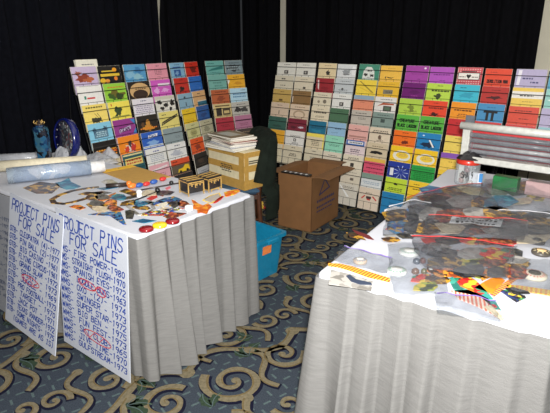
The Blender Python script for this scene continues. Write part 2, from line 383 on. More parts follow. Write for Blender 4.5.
def rack(p0, p1, phrase, cols, nrow=9, zlift=.03):
    """p0, p1: plan ends of the top front edge; cols: two columns of specs, top row first"""
    p0, p1 = Vector(p0), Vector(p1); d = (p1-p0); W = d.length; d.normalize(); back = Vector((-d.y, d.x))
    o = (p0+p1)/2-back*.32; rz = math.atan2(d.y, d.x)
    e = empty('wire_rack', (o.x, o.y, 0), rz, 'black stepped wire booklet rack, '+phrase, 'rack', 'wire racks')
    hw = W/2-.004
    for i in range(nrow):
        z, y = zlift+ROWP*i, ROWD*i
        mb = MB(); r = .0016
        def wl_(a, b, rr=r): mb.tube([a, b], rr, wire_m, 5, smooth=False)
        wl_((-hw, y-.004, z-r), (hw, y-.004, z-r)); wl_((-hw, y+.022, z-r), (hw, y+.022, z-r))
        for zz in (.075, .15):
            yy = y-.0055+zz*math.tan(TILT); wl_((-hw, yy, z+zz), (hw, yy, z+zz), .003 if zz > .1 else r)
        for k in range(7):
            x = -hw+2*hw*k/6; wl_((x, y-.004, z-r), (x, y-.005+.075*math.tan(TILT), z+.075)); wl_((x, y-.004, z-r), (x, y+.03, z-r))
        for x in (-hw, hw): wl_((x, y-.004, z-r), (x, y-.005+.15*math.tan(TILT), z+.15))
        mb.build('pocket_wire', e)
    for x in (-hw, 0, hw):
        mb = MB(); mb.tube([(x, .036, .0045), (x, ROWD*(nrow-1)+.05, zlift+ROWP*(nrow-1)+.19)], .0045, wire_m, 6); mb.build('upright', e)
    for x in (-hw, hw):
        mb = MB(); mb.tube([(x, ROWD*(nrow-1)+.05, zlift+ROWP*(nrow-1)+.15), (x, .5, .0045), (x, .036, .0045)], .004, wire_m, 6); mb.build('back_leg', e)
    cwid = W/2; R = Matrix.Rotation(rz, 4, 'Z')
    for ci, col in enumerate(cols):
        for ri, sp in enumerate(col):
            if sp is None: continue
            rgb, desc, ops = sp[:3]; i = nrow-1-ri; hh = sp[3] if len(sp) > 3 else .2
            seed = ri*31+ci*7+len(phrase)*101+int(W*1e4)
            r = random.Random(seed)
            bk = booklet((rgb, ops), cwid*r.uniform(.915, .95), hh*r.uniform(.985, 1.02), r.uniform(.005, .0075), seed)
            lp = Vector(((ci-.5)*cwid+r.uniform(-.003, .003), ROWD*i, zlift+ROWP*i+.0005))
            bk.location = Vector((o.x, o.y, 0))+R @ lp
            bk.rotation_euler = (-TILT, r.uniform(-.008, .008), rz)
            side = ('left', 'right')[ci]
            tag(bk, '%s, %s row %s, %s' % (desc, ORD[ri], side, phrase), 'booklet', 'booklets in the wire racks')
    return e
CR = (222, 214, 192); CW = (226, 224, 214); GD = (60, 84, 72)
DK = (60, 56, 52)
def cr(desc='cream printed booklet', c=CR, *ops): return (c, desc, list(ops) or [H_(DK), L_(3, .45, .62, DK, .3, .7)])
LIME = (178, 214, 62); YEL = (240, 214, 84)
SEC = {}
SEC['L1'] = [[
 ((196, 178, 208), 'lavender booklet with red-brown creature', [B_(3, .42, .6, .34, .2, (140, 62, 44)), B_(8, .25, .76, .16, .1, (150, 84, 66)), B_(5, .62, .5, .25, .12, (176, 96, 60))]),
 ((232, 230, 224), 'white booklet with red lettering', [R_(.22, .5, .3, .62, (40, 130, 110)), R_(.33, .5, .66, .56, (200, 60, 60)), R_(.1, .97, .9, .985, GRY)]),
 ((238, 214, 112), 'pale yellow booklet with dark insect', [('l', 1, .12, .85, .84, .94, (90, 84, 40)), B_(12, .5, .4, .25, .16, (60, 60, 46)), P_([(.55, .66), (.57, .66), (.68, .48), (.66, .48)], BLK), P_([(.44, .66), (.46, .66), (.6, .46), (.58, .46)], BLK)]),
 ((132, 196, 222), 'light blue booklet with slate print', [R_(.2, .42, .8, .74, (88, 124, 146)), B_(7, .25, .72, .12, .16, (60, 92, 116)), B_(9, .72, .74, .14, .14, (66, 96, 120)), L_(3, .46, .68, (170, 200, 210), .26, .74)]),
 ((24, 22, 22), 'black booklet with orange flame lettering', [R_(.04, .78, .96, .82, (50, 48, 46)), ('l', 3, .06, .94, .4, .7, (226, 150, 40)), ('l', 2, .3, .96, .52, .62, (220, 80, 40))]),
 ((206, 190, 150), 'buff booklet with dark print', [H_(), L_()])],
 [((30, 28, 28), 'black booklet with yellow lettering', [R_(.08, .6, .92, .7, (226, 190, 60)), R_(.15, .76, .7, .82, (210, 180, 60)), E_(.72, .84, .1, .08, (236, 160, 40)), E_(.14, .44, .12, .1, (226, 180, 50)), E_(.34, .42, .1, .08, (226, 150, 60)), E_(.72, .5, .08, .08, (226, 130, 50))]),
  ((150, 204, 66), 'lime green booklet with brown figures', [B_(2, .5, .56, .42, .2, (108, 100, 40)), B_(4, .3, .5, .2, .16, (60, 90, 40)), B_(6, .65, .5, .2, .16, (50, 70, 36)), L_(1, .82, .88, (214, 80, 40), .15, .9)]),
  ((240, 222, 92), 'yellow booklet with dark green lizard', [B_(21, .42, .6, .24, .24, (56, 76, 46)), P_([(.2, .42), (.5, .7), (.56, .66), (.3, .38)], (50, 70, 40)), R_(.1, .38, .9, .43, (150, 150, 70)), R_(.13, .84, .17, .94, (200, 60, 40))]),
  ((146, 56, 136), 'purple booklet with white slanted word', [P_([(.78, .95), (1, .95), (1, .7)], (60, 130, 196)), P_([(.82, .34), (1, .6), (1, .34)], (60, 130, 196)), P_([(.22, .46), (.76, .56), (.76, .7), (.22, .6)], (200, 190, 220)), T_('ESCAPE', .25, .5, .14, (90, 20, 80), .5, .03)]),
  ((238, 136, 34), 'orange booklet with red and white figures', [B_(31, .55, .5, .34, .22, (226, 220, 210)), B_(32, .38, .46, .14, .16, (206, 60, 44)), B_(33, .66, .5, .16, .18, (196, 50, 44)), B_(34, .52, .66, .12, .14, (60, 60, 66))]),
  ((30, 84, 92), 'teal booklet with yellow band and red lettering', [R_(.04, .9, .96, .96, (220, 210, 150)), R_(.08, .5, .92, .8, (224, 204, 120)), ('l', 2, .12, .88, .54, .76, (196, 70, 50))])]]
SEC['L2'] = [[
 ((84, 152, 196), 'speckled blue booklet', [B_(41, .3, .6, .26, .2, (130, 180, 206)), B_(42, .65, .75, .26, .16, (60, 120, 170)), B_(43, .6, .5, .3, .14, (140, 186, 200))]),
 ((40, 34, 30), 'dark booklet with tan arch', [E_(.52, .6, .46, .34, (206, 168, 116)), E_(.52, .46, .34, .2, (60, 44, 36)), L_(2, .66, .78, (90, 60, 40), .25, .8)]),
 ((224, 220, 226), 'white booklet with pale grey drawings', [L_(5, .4, .8, (160, 152, 176), .1, .9), L_(1, .86, .93, (70, 70, 110), .35, .65)]),
 ((36, 32, 28), 'black booklet with orange portrait', [E_(.5, .66, .1, .16, (200, 140, 60)), B_(51, .5, .46, .3, .14, (206, 140, 50)), ('l', 1, .1, .9, .4, .5, (224, 130, 40)), B_(52, .25, .6, .1, .14, (96, 66, 40))]),
 ((40, 92, 186), 'blue booklet with white logo', [P_([(.3, .72), (.76, .76), (.8, .9), (.34, .86)], (236, 236, 236)), T_('OXO', .38, .76, .09, (60, 90, 170), .34, .025), B_(53, .5, .5, .34, .14, (130, 170, 220)), R_(0, .33, 1, .42, (210, 220, 230))]),
 ((228, 228, 224), 'white booklet with blue title', [L_(1, .82, .9, (70, 84, 150), .35, .65), L_(4, .42, .72, (170, 176, 190), .15, .85)]),
 ((226, 170, 180), 'pink booklet with white stripe', [P_([(.05, .7), (.9, .82), (.9, .9), (.05, .78)], (236, 226, 226)), L_(2, .45, .62, (180, 120, 130))]),
 ((214, 150, 160), 'plain pink booklet', [L_(1, .8, .86, (160, 90, 100))])],
 [((222, 148, 164), 'pink booklet with grey text', [L_(1, .86, .92, (120, 80, 90), .4, .6), L_(4, .5, .74, (160, 104, 116), .3, .7), L_(1, .42, .46, (160, 104, 116), .4, .6)]),
  ((208, 92, 190), 'magenta booklet with white bar', [R_(.35, .72, .95, .84, (232, 220, 230)), B_(55, .26, .54, .16, .16, (226, 170, 220)), B_(56, .66, .54, .24, .1, (226, 160, 220))]),
  ((222, 220, 210), 'white booklet with black splotches', [B_(57, .2, .74, .16, .1, BLK), B_(58, .52, .6, .14, .14, BLK), B_(59, .84, .68, .14, .16, BLK), B_(60, .3, .46, .14, .1, BLK), B_(61, .72, .42, .1, .1, BLK), R_(.02, .86, .98, .98, (206, 202, 186))]),
  ((226, 212, 122), 'pale yellow booklet with black diagonal banner', [P_([(.06, .42), (.9, .72), (.96, .86), (.12, .58)], BLK), P_([(.12, .47), (.88, .75), (.9, .8), (.14, .53)], (220, 206, 130)), ('l', 1, .08, .4, .84, .9, BLK), P_([(.15, .47), (.86, .73), (.87, .78), (.16, .53)], (70, 66, 40))]),
  ((138, 154, 158), 'grey-blue plain booklet', [L_(2, .5, .62, (110, 122, 128), .55, .85), L_(1, .88, .92, (90, 100, 110), .4, .6)]),
  ((230, 230, 228), 'white booklet with faint grey cartoon', [L_(1, .84, .92, (90, 94, 120), .35, .68), B_(62, .45, .56, .3, .16, (186, 190, 200)), L_(2, .44, .52, (160, 164, 176), .2, .8)]),
  ((214, 80, 46), 'red booklet with yellow car', [('l', 1, .05, .34, .84, .92, BLK), R_(0, .3, 1, .72, (96, 84, 70)), P_([(.3, .38), (.34, .52), (.6, .56), (.72, .68), (.92, .66), (.96, .46), (.9, .38)], (236, 196, 40)), E_(.44, .39, .07, .07, BLK), E_(.82, .41, .07, .07, BLK)]),
  ((120, 116, 112), 'grey booklet with dark top', [R_(0, .8, 1, 1, (40, 38, 40))])]]
SEC['L3'] = [[
 ((138, 186, 216), 'light blue booklet with dark blue artwork', [R_(.25, .4, .72, .68, (50, 92, 160)), R_(.2, .74, .75, .82, (60, 100, 160)), B_(63, .45, .54, .16, .12, (130, 170, 210)), L_(1, .88, .93, (60, 80, 130), .3, .7)]),
 ((206, 48, 38), 'red booklet with small black lizard', [B_(64, .5, .5, .2, .12, BLK), P_([(.3, .4), (.6, .58), (.64, .54), (.36, .36)], BLK), H_()]),
 ((142, 182, 204), 'pale blue booklet with black dot', [E_(.48, .82, .07, .04, (40, 50, 60)), P_([(.46, .42), (.56, .42), (.53, .6), (.49, .6)], (70, 90, 106))]),
 ((240, 202, 40), 'bright yellow booklet with small caption', [L_(1, .86, .91, (110, 90, 30), .3, .6), L_(2, .42, .52, (216, 176, 40), .2, .8)]),
 ((208, 206, 148), 'pale olive booklet with round emblem', [L_(1, .86, .92, (80, 80, 50), .4, .65), E_(.5, .54, .26, .16, (180, 176, 116)), L_(2, .46, .6, (120, 116, 76), .32, .68)]),
 ((230, 88, 32), 'orange-red booklet with black emblem', [L_(1, .84, .9, BLK, .38, .6), B_(65, .5, .56, .26, .18, (150, 52, 26)), L_(1, .36, .42, BLK, .5, .8)]),
 ((30, 26, 26), 'black booklet with faint brown print', [B_(66, .5, .6, .3, .16, (64, 50, 42)), L_(1, .4, .45, (90, 76, 60), .2, .8)]),
 ((186, 188, 192), 'plain grey booklet', [L_(1, .8, .86)])],
 [((208, 50, 34), 'red booklet with dark drawing', [B_(67, .56, .6, .3, .2, (112, 34, 26)), L_(1, .86, .91, (90, 30, 26), .35, .6)]),
  ((36, 108, 196), 'blue booklet with small white mark', [L_(1, .84, .89, (26, 76, 150), .1, .35), L_(1, .4, .44, (150, 190, 226), .7, .85)]),
  ((222, 176, 124), 'tan booklet with teal picture', [L_(1, .84, .91, (60, 50, 40), .35, .6), R_(.3, .3, 1, .5, (40, 110, 136)), R_(.3, .5, 1, .54, (226, 220, 200))]),
  ((40, 92, 160), 'deep blue booklet', [L_(1, .84, .88, (30, 66, 120), .2, .7), B_(68, .5, .55, .3, .14, (30, 70, 130))]),
  ((190, 186, 156), 'beige booklet with grey sketch', [B_(69, .5, .55, .3, .16, (150, 148, 124)), L_(1, .84, .9, (100, 96, 80))]),
  ((150, 150, 138), 'grey-green booklet', [L_(2, .5, .65, (100, 100, 92))]),
  None, None]]
SEC['L4'] = [[
 ((104, 168, 160), 'sea green booklet with dark green diagonal', [P_([(.06, .5), (.94, .6), (.94, .76), (.3, .62)], (44, 112, 108)), L_(1, .84, .9, (40, 90, 90), .1, .5), L_(1, .42, .46, (40, 90, 90), .2, .8)]),
 ((114, 170, 160), 'grey-green booklet behind wire grid', [L_(2, .4, .7, (90, 140, 132))]),
 ((178, 92, 54), 'rust brown booklet with faint print', [L_(1, .84, .92, (100, 46, 30), .2, .85), B_(71, .5, .54, .38, .14, (140, 66, 40))]),
 ((208, 186, 130), 'tan booklet with black block and red bar', [R_(.14, .4, .44, .8, (44, 38, 34)), R_(.5, .42, .92, .76, (70, 58, 46)), R_(.56, .5, .86, .64, (200, 176, 120)), R_(.1, .86, .9, .92, (96, 76, 50))]),
 ((166, 44, 60), 'crimson booklet', [L_(2, .5, .64, (120, 30, 46)), H_((90, 20, 36))]),
 ((60, 50, 46), 'dark brown booklet', [L_(1, .8, .86, (120, 100, 80))])],
 [((122, 140, 146), 'grey booklet with black print', [B_(72, .5, .62, .42, .22, (50, 56, 60)), L_(2, .5, .74, (150, 166, 170), .1, .9), L_(1, .84, .9, (40, 46, 50), .2, .8)]),
  ((230, 172, 46), 'golden booklet with white star corner', [P_([(0, .8), (.12, .7), (0, .5)], WHT), L_(1, .82, .9, (130, 84, 30), .3, .7), B_(73, .55, .55, .3, .1, (206, 146, 40))]),
  ((178, 214, 232), 'pale blue booklet with blue scribble', [L_(2, .5, .76, (90, 140, 180), .1, .9), L_(1, .86, .92, (110, 120, 130), .6, .9)]),
  ((186, 184, 176), 'grey booklet with dense black artwork', [B_(74, .35, .6, .28, .18, (50, 50, 52)), B_(75, .7, .58, .26, .16, (66, 66, 66)), L_(1, .84, .9, (60, 60, 60), .2, .8)]),
  ((176, 116, 146), 'mauve booklet with dark line', [R_(.06, .72, .94, .78, (96, 46, 76)), L_(2, .46, .62, (140, 84, 112))]),
  ((70, 60, 56), 'dark booklet with tan line', [L_(1, .8, .86, (150, 130, 100))])]]
def logo(c=(70, 66, 64), bg=CW, desc='white booklet with small black square logo', x=.5): return (bg, desc, [R_(x-.1, .42, x+.12, .6, c), E_(x, .52, .05, .05, (180, 178, 170)), L_(1, .86, .92, (130, 128, 120), .3, .7)])
SEC['R1'] = [[
 logo(), cr('cream booklet with grey headline', (214, 206, 184), L_(1, .78, .9, DK, .3, .6), L_(1, .48, .54, DK, .3, .6)),
 ((196, 164, 92), 'ochre booklet with dark emblem', [R_(.36, .4, .56, .5, (100, 76, 40)), L_(1, .84, .9, (120, 96, 50), .35, .6)]),
 ((214, 192, 168), 'beige booklet with single figure', [R_(.46, .42, .5, .6, DK), L_(1, .84, .9, (130, 104, 90), .35, .65)]),
 ((52, 96, 84), 'dark green booklet', [L_(1, .84, .9, (24, 50, 44), .35, .65), B_(81, .5, .5, .3, .1, (40, 76, 66))]),
 ((232, 172, 52), 'golden booklet half hidden by green jacket', [L_(1, .5, .56, (180, 120, 40))]),
 cr('cream booklet beside green jacket', (216, 206, 176)), None, None],
 [logo(desc='white booklet with dark square print'), cr('cream booklet with tiny dark stamp', (220, 210, 186), R_(.48, .4, .62, .5, DK), L_(1, .84, .9, (150, 140, 120), .3, .7)),
  ((140, 108, 66), 'brown booklet with pale edge', [L_(1, .84, .9, (90, 66, 40), .3, .7), R_(.02, .4, .06, .7, (226, 216, 200))]),
  ((220, 198, 172), 'beige booklet with arched seal', [E_(.5, .5, .32, .22, (180, 156, 130)), E_(.5, .48, .24, .16, (220, 198, 172)), L_(1, .84, .9, (140, 116, 96), .2, .8)]),
  ((124, 36, 56), 'maroon booklet with pale streak', [B_(82, .72, .56, .2, .06, (206, 196, 210)), B_(83, .3, .55, .22, .1, (86, 24, 40)), H_((80, 20, 36))]),
  ((230, 228, 222), 'tall white booklet with shield emblem', [L_(2, .72, .8, (110, 108, 104), .2, .8), R_(.44, .5, .58, .64, (70, 68, 68)), R_(.48, .54, .54, .6, WHT), L_(2, .36, .46, GRY, .3, .7)], .215),
  cr('cream booklet low behind the carton', (216, 206, 180)), None, None]]
SEC['R2'] = [[
 ((228, 208, 166), 'cream booklet with black logo', [B_(84, .56, .56, .12, .14, DK), L_(1, .42, .48, DK, .45, .7), L_(1, .86, .91, (170, 150, 116), .3, .7)]),
 ((156, 44, 52), 'dark red booklet with white streak', [P_([(.08, .9), (.16, .9), (.2, .4), (.12, .5)], (230, 214, 210)), B_(85, .55, .5, .3, .1, (136, 36, 44))]),
 ((222, 212, 186), 'cream booklet with two small seals', [E_(.66, .56, .1, .1, (120, 112, 96)), E_(.32, .54, .07, .07, (150, 140, 120)), L_(1, .84, .9, (150, 140, 120), .2, .8)]),
 ((224, 212, 184), 'cream booklet with bold black heading', [('l', 1, .1, .9, .66, .76, BLK), L_(2, .46, .56, (130, 120, 100)), L_(1, .85, .9, (150, 140, 120), .3, .7)]),
 ((24, 110, 142), 'teal blue booklet', [L_(2, .62, .74, (16, 70, 96), .1, .9), B_(86, .5, .5, .34, .1, (40, 130, 160))]),
 ((222, 208, 176), 'tall cream booklet with yellow border', [R_(0, .84, 1, 1, (242, 222, 96)), R_(.93, .3, 1, 1, (242, 222, 96)), L_(4, .42, .72, (130, 120, 100), .25, .75)], .215),
 cr('cream booklet above the carton flap', (214, 204, 178)), None, None],
 [((220, 222, 222), 'pale grey booklet with oval print', [B_(87, .5, .62, .3, .16, (150, 154, 156)), L_(1, .5, .55, DK, .3, .7), R_(.8, .5, .98, .9, (238, 238, 238))]),
  ((196, 202, 204), 'silver grey booklet with small sketch', [E_(.42, .5, .06, .06, DK), L_(2, .42, .5, (130, 136, 140), .2, .7), L_(1, .84, .9, (130, 136, 140), .2, .8)]),
  logo(bg=(228, 228, 222), desc='white booklet with framed portrait', x=.5),
  ((74, 112, 84), 'plain green booklet', [L_(1, .84, .88, (46, 76, 56), .3, .7)]),
  ((146, 186, 216), 'sky blue booklet', [L_(1, .66, .74, (90, 120, 150), .4, .75), L_(1, .5, .54, (100, 130, 160), .2, .6)]),
  ((146, 214, 186), 'tall mint green booklet', [L_(2, .52, .62, (80, 130, 110), .2, .8), L_(1, .84, .88, (80, 130, 110), .3, .7)], .215),
  cr('cream booklet with brown corner', (220, 210, 190), L_(1, .8, .86, DK)), cr('off-white booklet by the carton flap', (218, 212, 198)), None]]
SEC['R3'] = [[
 ((70, 140, 116), 'green booklet with white domed emblem', [P_([(.2, .33), (.24, .7), (.38, .88), (.6, .88), (.76, .7), (.8, .33)], (224, 228, 220)), B_(88, .36, .52, .14, .08, DK), B_(89, .66, .5, .12, .08, DK), L_(1, .66, .74, DK, .36, .64), L_(1, .4, .44, DK, .4, .6)]),
 ((240, 210, 74), 'yellow booklet with fine diagonal line', [P_([(.14, .92), (.2, .94), (.9, .44), (.84, .4)], (170, 146, 60)), P_([(.16, .62), (.9, .36), (.92, .4), (.2, .66)], (226, 190, 60))]),
 ((226, 142, 112), 'salmon booklet with grey-blue top', [R_(0, .8, 1, 1, (146, 170, 186)), L_(1, .66, .7, (150, 84, 66), .3, .6)]),
 ((190, 182, 170), 'grey beige booklet with lines of text', [L_(1, .82, .9, (110, 104, 98), .2, .8), L_(2, .56, .68, (130, 124, 116), .3, .75)]),
 ((226, 172, 164), 'rose pink booklet', [L_(1, .78, .84, (120, 80, 80), .25, .6), R_(.06, .42, .94, .5, (176, 130, 120))]),
 ((224, 206, 208), 'pale pink booklet with blue banner', [R_(.02, .74, .94, 1, (44, 100, 176)), R_(.1, .82, .88, .95, (226, 226, 226)), L_(1, .84, .93, (60, 70, 90), .14, .84), L_(2, .42, .6, (90, 76, 90), .25, .75)]),
 ((224, 214, 192), 'cream booklet with black square mark', [R_(.4, .44, .58, .62, DK), L_(2, .78, .9, (110, 104, 90), .2, .8)]),
 ((216, 206, 186), 'cream booklet with grey stamp', [R_(.5, .5, .68, .62, (110, 100, 90)), L_(1, .84, .9, (150, 140, 126), .2, .8)]),
 ((216, 210, 196), 'cream booklet with white slanted flash', [P_([(.05, .9), (.12, .9), (.62, .42), (.5, .4)], (244, 244, 240)), L_(2, .78, .9, (130, 124, 110), .2, .8)], .205)],
 [((240, 190, 78), 'orange-yellow booklet with black smile-shaped print', [P_([(.3, .5), (.4, .44), (.55, .42), (.7, .5), (.55, .46), (.4, .48)], BLK), R_(.25, .42, .3, .5, DK), L_(1, .84, .9, (200, 150, 60), .3, .7)]),
  ((232, 184, 52), 'golden booklet with grey label', [R_(.28, .42, .72, .62, (130, 124, 104)), L_(1, .48, .56, DK, .32, .68), L_(1, .84, .9, (190, 146, 50), .2, .8)]),
  ((226, 222, 216), 'white booklet with brown swoosh and photo', [P_([(.12, .56), (.4, .74), (.9, .72), (.9, .66), (.4, .64)], (176, 84, 50)), R_(.42, .36, .8, .6, (70, 60, 54)), R_(.48, .4, .74, .56, (90, 110, 90)), L_(1, .86, .92, GRY, .2, .8)]),
  ((130, 150, 142), 'grey-green booklet with dark emblem', [R_(.4, .54, .6, .7, (70, 84, 80)), L_(1, .84, .9, (70, 84, 80), .2, .8)]),
  ((220, 204, 180), 'cream booklet with small bird drawing', [L_(2, .74, .88, (90, 80, 70), .1, .9), B_(91, .52, .55, .12, .12, (110, 90, 76)), L_(1, .4, .44, DK, .3, .7)]),
  ((206, 190, 160), 'tan booklet with black jagged title', [B_(92, .5, .56, .36, .08, BLK), L_(1, .8, .88, (140, 124, 100), .2, .8)]),
  ((214, 84, 112), 'raspberry booklet with yellow strip', [R_(0, .84, 1, 1, (222, 180, 80)), ('l', 1, .1, .95, .5, .58, (70, 20, 34)), L_(1, .66, .7, (150, 40, 66), .2, .8)]),
  ((214, 218, 218), 'white booklet with grey-green top', [R_(0, .76, 1, 1, (128, 150, 138)), L_(2, .48, .64, (160, 176, 190), .1, .9)]),
  ((220, 204, 184), 'cream booklet with red angled arms', [P_([(.14, .5), (.3, .66), (.34, .62), (.18, .46)], (200, 50, 44)), P_([(.86, .46), (.66, .62), (.7, .66), (.9, .5)], (200, 50, 44)), R_(.38, .5, .62, .62, (70, 56, 56)), R_(.42, .44, .58, .5, (200, 60, 50)), L_(2, .7, .8, (130, 116, 100), .3, .65)], .205)]]
def cren(): return [T_('CREATURE', .16, .68, .13, (16, 56, 26), .66, .032), T_('BLACK LAGOON', .08, .46, .13, (14, 46, 22), .84, .034)]
def sw(): return [E_(.52, .58, .4, .24, (232, 228, 208)), E_(.55, .6, .28, .14, (240, 204, 60)), L_(2, .54, .68, (206, 170, 90), .36, .76), R_(.1, .72, .3, .92, (240, 196, 36))]
SEC['R4'] = [[
 ((164, 66, 160), 'magenta purple booklet with small white glint', [E_(.84, .9, .05, .04, (240, 220, 240)), L_(1, .42, .46, (90, 26, 90), .5, .7), L_(1, .62, .68, (140, 50, 136), .2, .8)]),  # the glint is a pale ellipse painted on the cover
 ((108, 22, 108), 'dark purple booklet', [L_(1, .4, .46, (160, 60, 150), .35, .7), B_(93, .5, .6, .3, .12, (92, 16, 92))]),
 ((176, 208, 76), 'lime booklet with brown sketch', [B_(94, .55, .6, .18, .2, (120, 140, 50)), L_(2, .42, .5, (100, 110, 46), .2, .8)]),
 ((92, 178, 66), 'green booklet with black two-line title', cren()),
 ((240, 112, 30), 'orange booklet with black scrawl', [B_(95, .5, .48, .22, .1, (110, 40, 20)), L_(1, .66, .7, (150, 60, 20), .35, .65), H_((120, 50, 20))]),
 ((242, 198, 32), 'yellow booklet with white crown shape', sw()),
 ((32, 56, 150), 'navy booklet with white bursts', [R_(.12, .36, .28, .7, (226, 228, 232))]+[P_([(.62+.05*math.cos(a), .56+.05*math.sin(a)), (.62+.32*math.cos(a+.06), .56+.3*math.sin(a+.06)), (.62+.32*math.cos(a-.06), .56+.3*math.sin(a-.06))], (190, 204, 230)) for a in [k*.7 for k in range(9)]]),
 ((192, 216, 60), 'yellow-green booklet with black title', [B_(96, .48, .72, .12, .06, BLK), ('l', 2, .14, .84, .42, .56, (60, 70, 30))]),
 ((32, 124, 176), 'blue booklet at the very bottom', [L_(1, .5, .56, (20, 80, 120), .3, .6), L_(1, .84, .88, (20, 80, 120), .3, .7)], .205)],
 [((178, 84, 186), 'violet booklet with dark fine print', [L_(1, .64, .72, (110, 40, 120), .15, .85), L_(1, .42, .46, (110, 40, 120), .4, .7)]),
  ((186, 216, 78), 'lime booklet with black gun-shaped print', [('l', 1, .15, .92, .64, .74, BLK), B_(97, .5, .46, .18, .14, (60, 70, 36)), H_((110, 130, 50))]),
  ((230, 72, 42), 'red-orange booklet with black letters', [('l', 1, .2, .85, .62, .74, (90, 26, 20)), B_(98, .5, .42, .22, .1, (60, 20, 16)), H_((130, 40, 26))]),
  ((88, 176, 64), 'green booklet with black title, right copy', cren()),
  ((32, 128, 186), 'blue booklet with black shape and white streak', [B_(99, .5, .5, .36, .14, (14, 40, 70)), P_([(.5, .7), (.56, .72), (.76, .42), (.7, .4)], WHT), E_(.26, .88, .05, .03, (200, 220, 240))]),
  ((242, 196, 34), 'yellow booklet with white crown shape, right copy', sw()),
  ((36, 156, 66), 'green booklet with dark pattern', [L_(4, .4, .72, (22, 110, 46), .08, .92), L_(1, .84, .88, (16, 80, 36), .1, .9)]),
  ((240, 200, 48), 'golden yellow booklet with black caption', [('l', 1, .2, .6, .6, .68, (110, 80, 20)), L_(1, .82, .88, (90, 70, 20), .2, .5)]), None]]
SEC['R5'] = [[
 ((206, 70, 84), 'red chequered booklet with white heart label', [R_(x/10, .34+y*.08, x/10+.05, .38+y*.08, (236, 200, 196)) for x in range(10) for y in range(8)]+[R_(.06, .5, .94, .78, (44, 60, 56)), R_(.09, .52, .91, .76, (238, 232, 224)), P_([(.5, .53), (.4, .66), (.45, .72), (.5, .68), (.55, .72), (.6, .66)], BLK), L_(1, .58, .64, DK, .12, .38), L_(1, .58, .64, DK, .62, .88), R_(.2, .8, .8, .84, BLK)]),
 ((62, 186, 208), 'cyan booklet with pale print', [B_(101, .5, .56, .36, .14, (50, 160, 186)), L_(1, .84, .9, (30, 110, 130), .2, .5)]),
 ((240, 150, 36), 'orange booklet with black lettering', [('l', 1, .14, .86, .62, .72, (90, 46, 20)), L_(2, .4, .54, (140, 76, 26), .3, .7)]),
 ((196, 40, 44), 'red booklet left of the white frame', [L_(1, .8, .86, (130, 20, 26), .3, .7)]),
 ((236, 208, 96), 'yellow booklet with brown scribble', [L_(1, .6, .66, (170, 130, 50), .5, .9), H_((150, 120, 40))]),
 ((240, 202, 86), 'gold booklet with purple top', [R_(0, .78, 1, 1, (136, 84, 176)), L_(1, .6, .66, (160, 120, 40), .3, .5), L_(1, .42, .48, (160, 120, 40), .5, .8)]),
 ((236, 196, 60), 'yellow booklet low behind the jar', [L_(1, .6, .66, (150, 110, 30))]), None, None],
 [((228, 74, 46), 'bright red booklet with two black words', [T_('DEMOLITION MAN', .12, .44, .12, (60, 16, 14), .78, .03), L_(1, .84, .88, (120, 34, 26), .2, .45)]),
  ((182, 46, 40), 'dark red booklet with black scrawl', [B_(103, .5, .56, .3, .1, (70, 18, 18)), L_(1, .84, .88, (110, 26, 24), .3, .7)]),
  ((70, 142, 190), 'blue booklet with black pillars', [R_(.34, .34, .44, .66, BLK), R_(.54, .34, .64, .66, BLK), R_(.24, .64, .76, .72, BLK), L_(1, .84, .88, (40, 90, 130), .3, .7)]),
  ((206, 60, 60), 'red booklet behind the white tube', [L_(1, .6, .66, (130, 30, 34))]), None, None, None, None, None]]
SEC['R6'] = [[
 ((184, 174, 206), 'lavender booklet with navy words', [P_([(.08, .96), (.2, .96), (.16, .4), (.06, .4)], (236, 232, 240)), ('l', 1, .22, .6, .6, .7, (60, 60, 110)), ('l', 1, .45, .8, .46, .56, (60, 60, 110))]),  # pale streak at the left is glare painted on the cover
 ((236, 200, 90), 'yellow booklet with white middle band', [R_(0, .6, 1, .86, (238, 234, 226)), ('l', 1, .2, .7, .66, .74, DK), L_(1, .46, .5, (130, 96, 40), .3, .7)]),
 ((218, 76, 54), 'red booklet with fine black heading', [L_(1, .8, .86, (90, 26, 20), .2, .8), L_(1, .5, .56, (130, 40, 30), .3, .7)]),
 ((206, 60, 60), 'red booklet behind the clear sleeves', [L_(1, .6, .66, (130, 30, 34))]), None, None, None, None, None],
 [((84, 160, 190), 'teal booklet at the right edge', [L_(1, .8, .86, (40, 100, 130)), B_(105, .5, .55, .3, .14, (60, 130, 160))]),
  ((150, 206, 196), 'mint booklet with white swirl', [B_(106, .4, .6, .3, .2, (226, 236, 232)), L_(1, .84, .9, (60, 130, 120))]),
  ((184, 174, 206), 'lavender booklet at the right edge', [L_(1, .6, .66, (90, 80, 120)), H_((90, 80, 120))]),
  ((150, 196, 206), 'pale teal booklet behind the tube', [L_(1, .6, .66, (90, 130, 140))]), None, None, None, None, None]]
rack((-1.513, 3.81), (-1.262, 4.235), 'rack beside blue clock', SEC['L1'], 9, .05)
rack((-1.255, 4.25), (-.975, 4.67), 'rack behind manila envelope', SEC['L2'], 9, .05)
rack((-.965, 4.69), (-.765, 5.12), 'rack behind both gold-edged cases', SEC['L3'], 9, .05)
rack((-.70, 5.14), (-.345, 5.46), 'rack behind magazine stack', SEC['L4'], 9, .05)
RP = [(.02, 5.535), (.43, 5.203), (.79, 4.912), (1.155, 4.615), (1.518, 4.322), (1.872, 4.035), (2.25, 3.73)]
for i, ph in enumerate(['rack beside green jacket', 'rack behind open carton', 'rack right of carton', 'rack left of jar',
                        'rack behind lidded jar', 'rack above clear sleeves']):
    a, b = Vector(RP[i]), Vector(RP[i+1]); g = (b-a).normalized()*.007
    rack(a+g, b-g, ph, SEC['R%d' % (i+1)])
bx = booklet(((226, 222, 206), [L_(1, .82, .88, GRY, .2, .8)]), .2, .25, .02, 5)
bx.location = (-1.41, 3.96, 1.15)
bx.rotation_euler = (-TILT, 0, math.atan2(.425, .251))
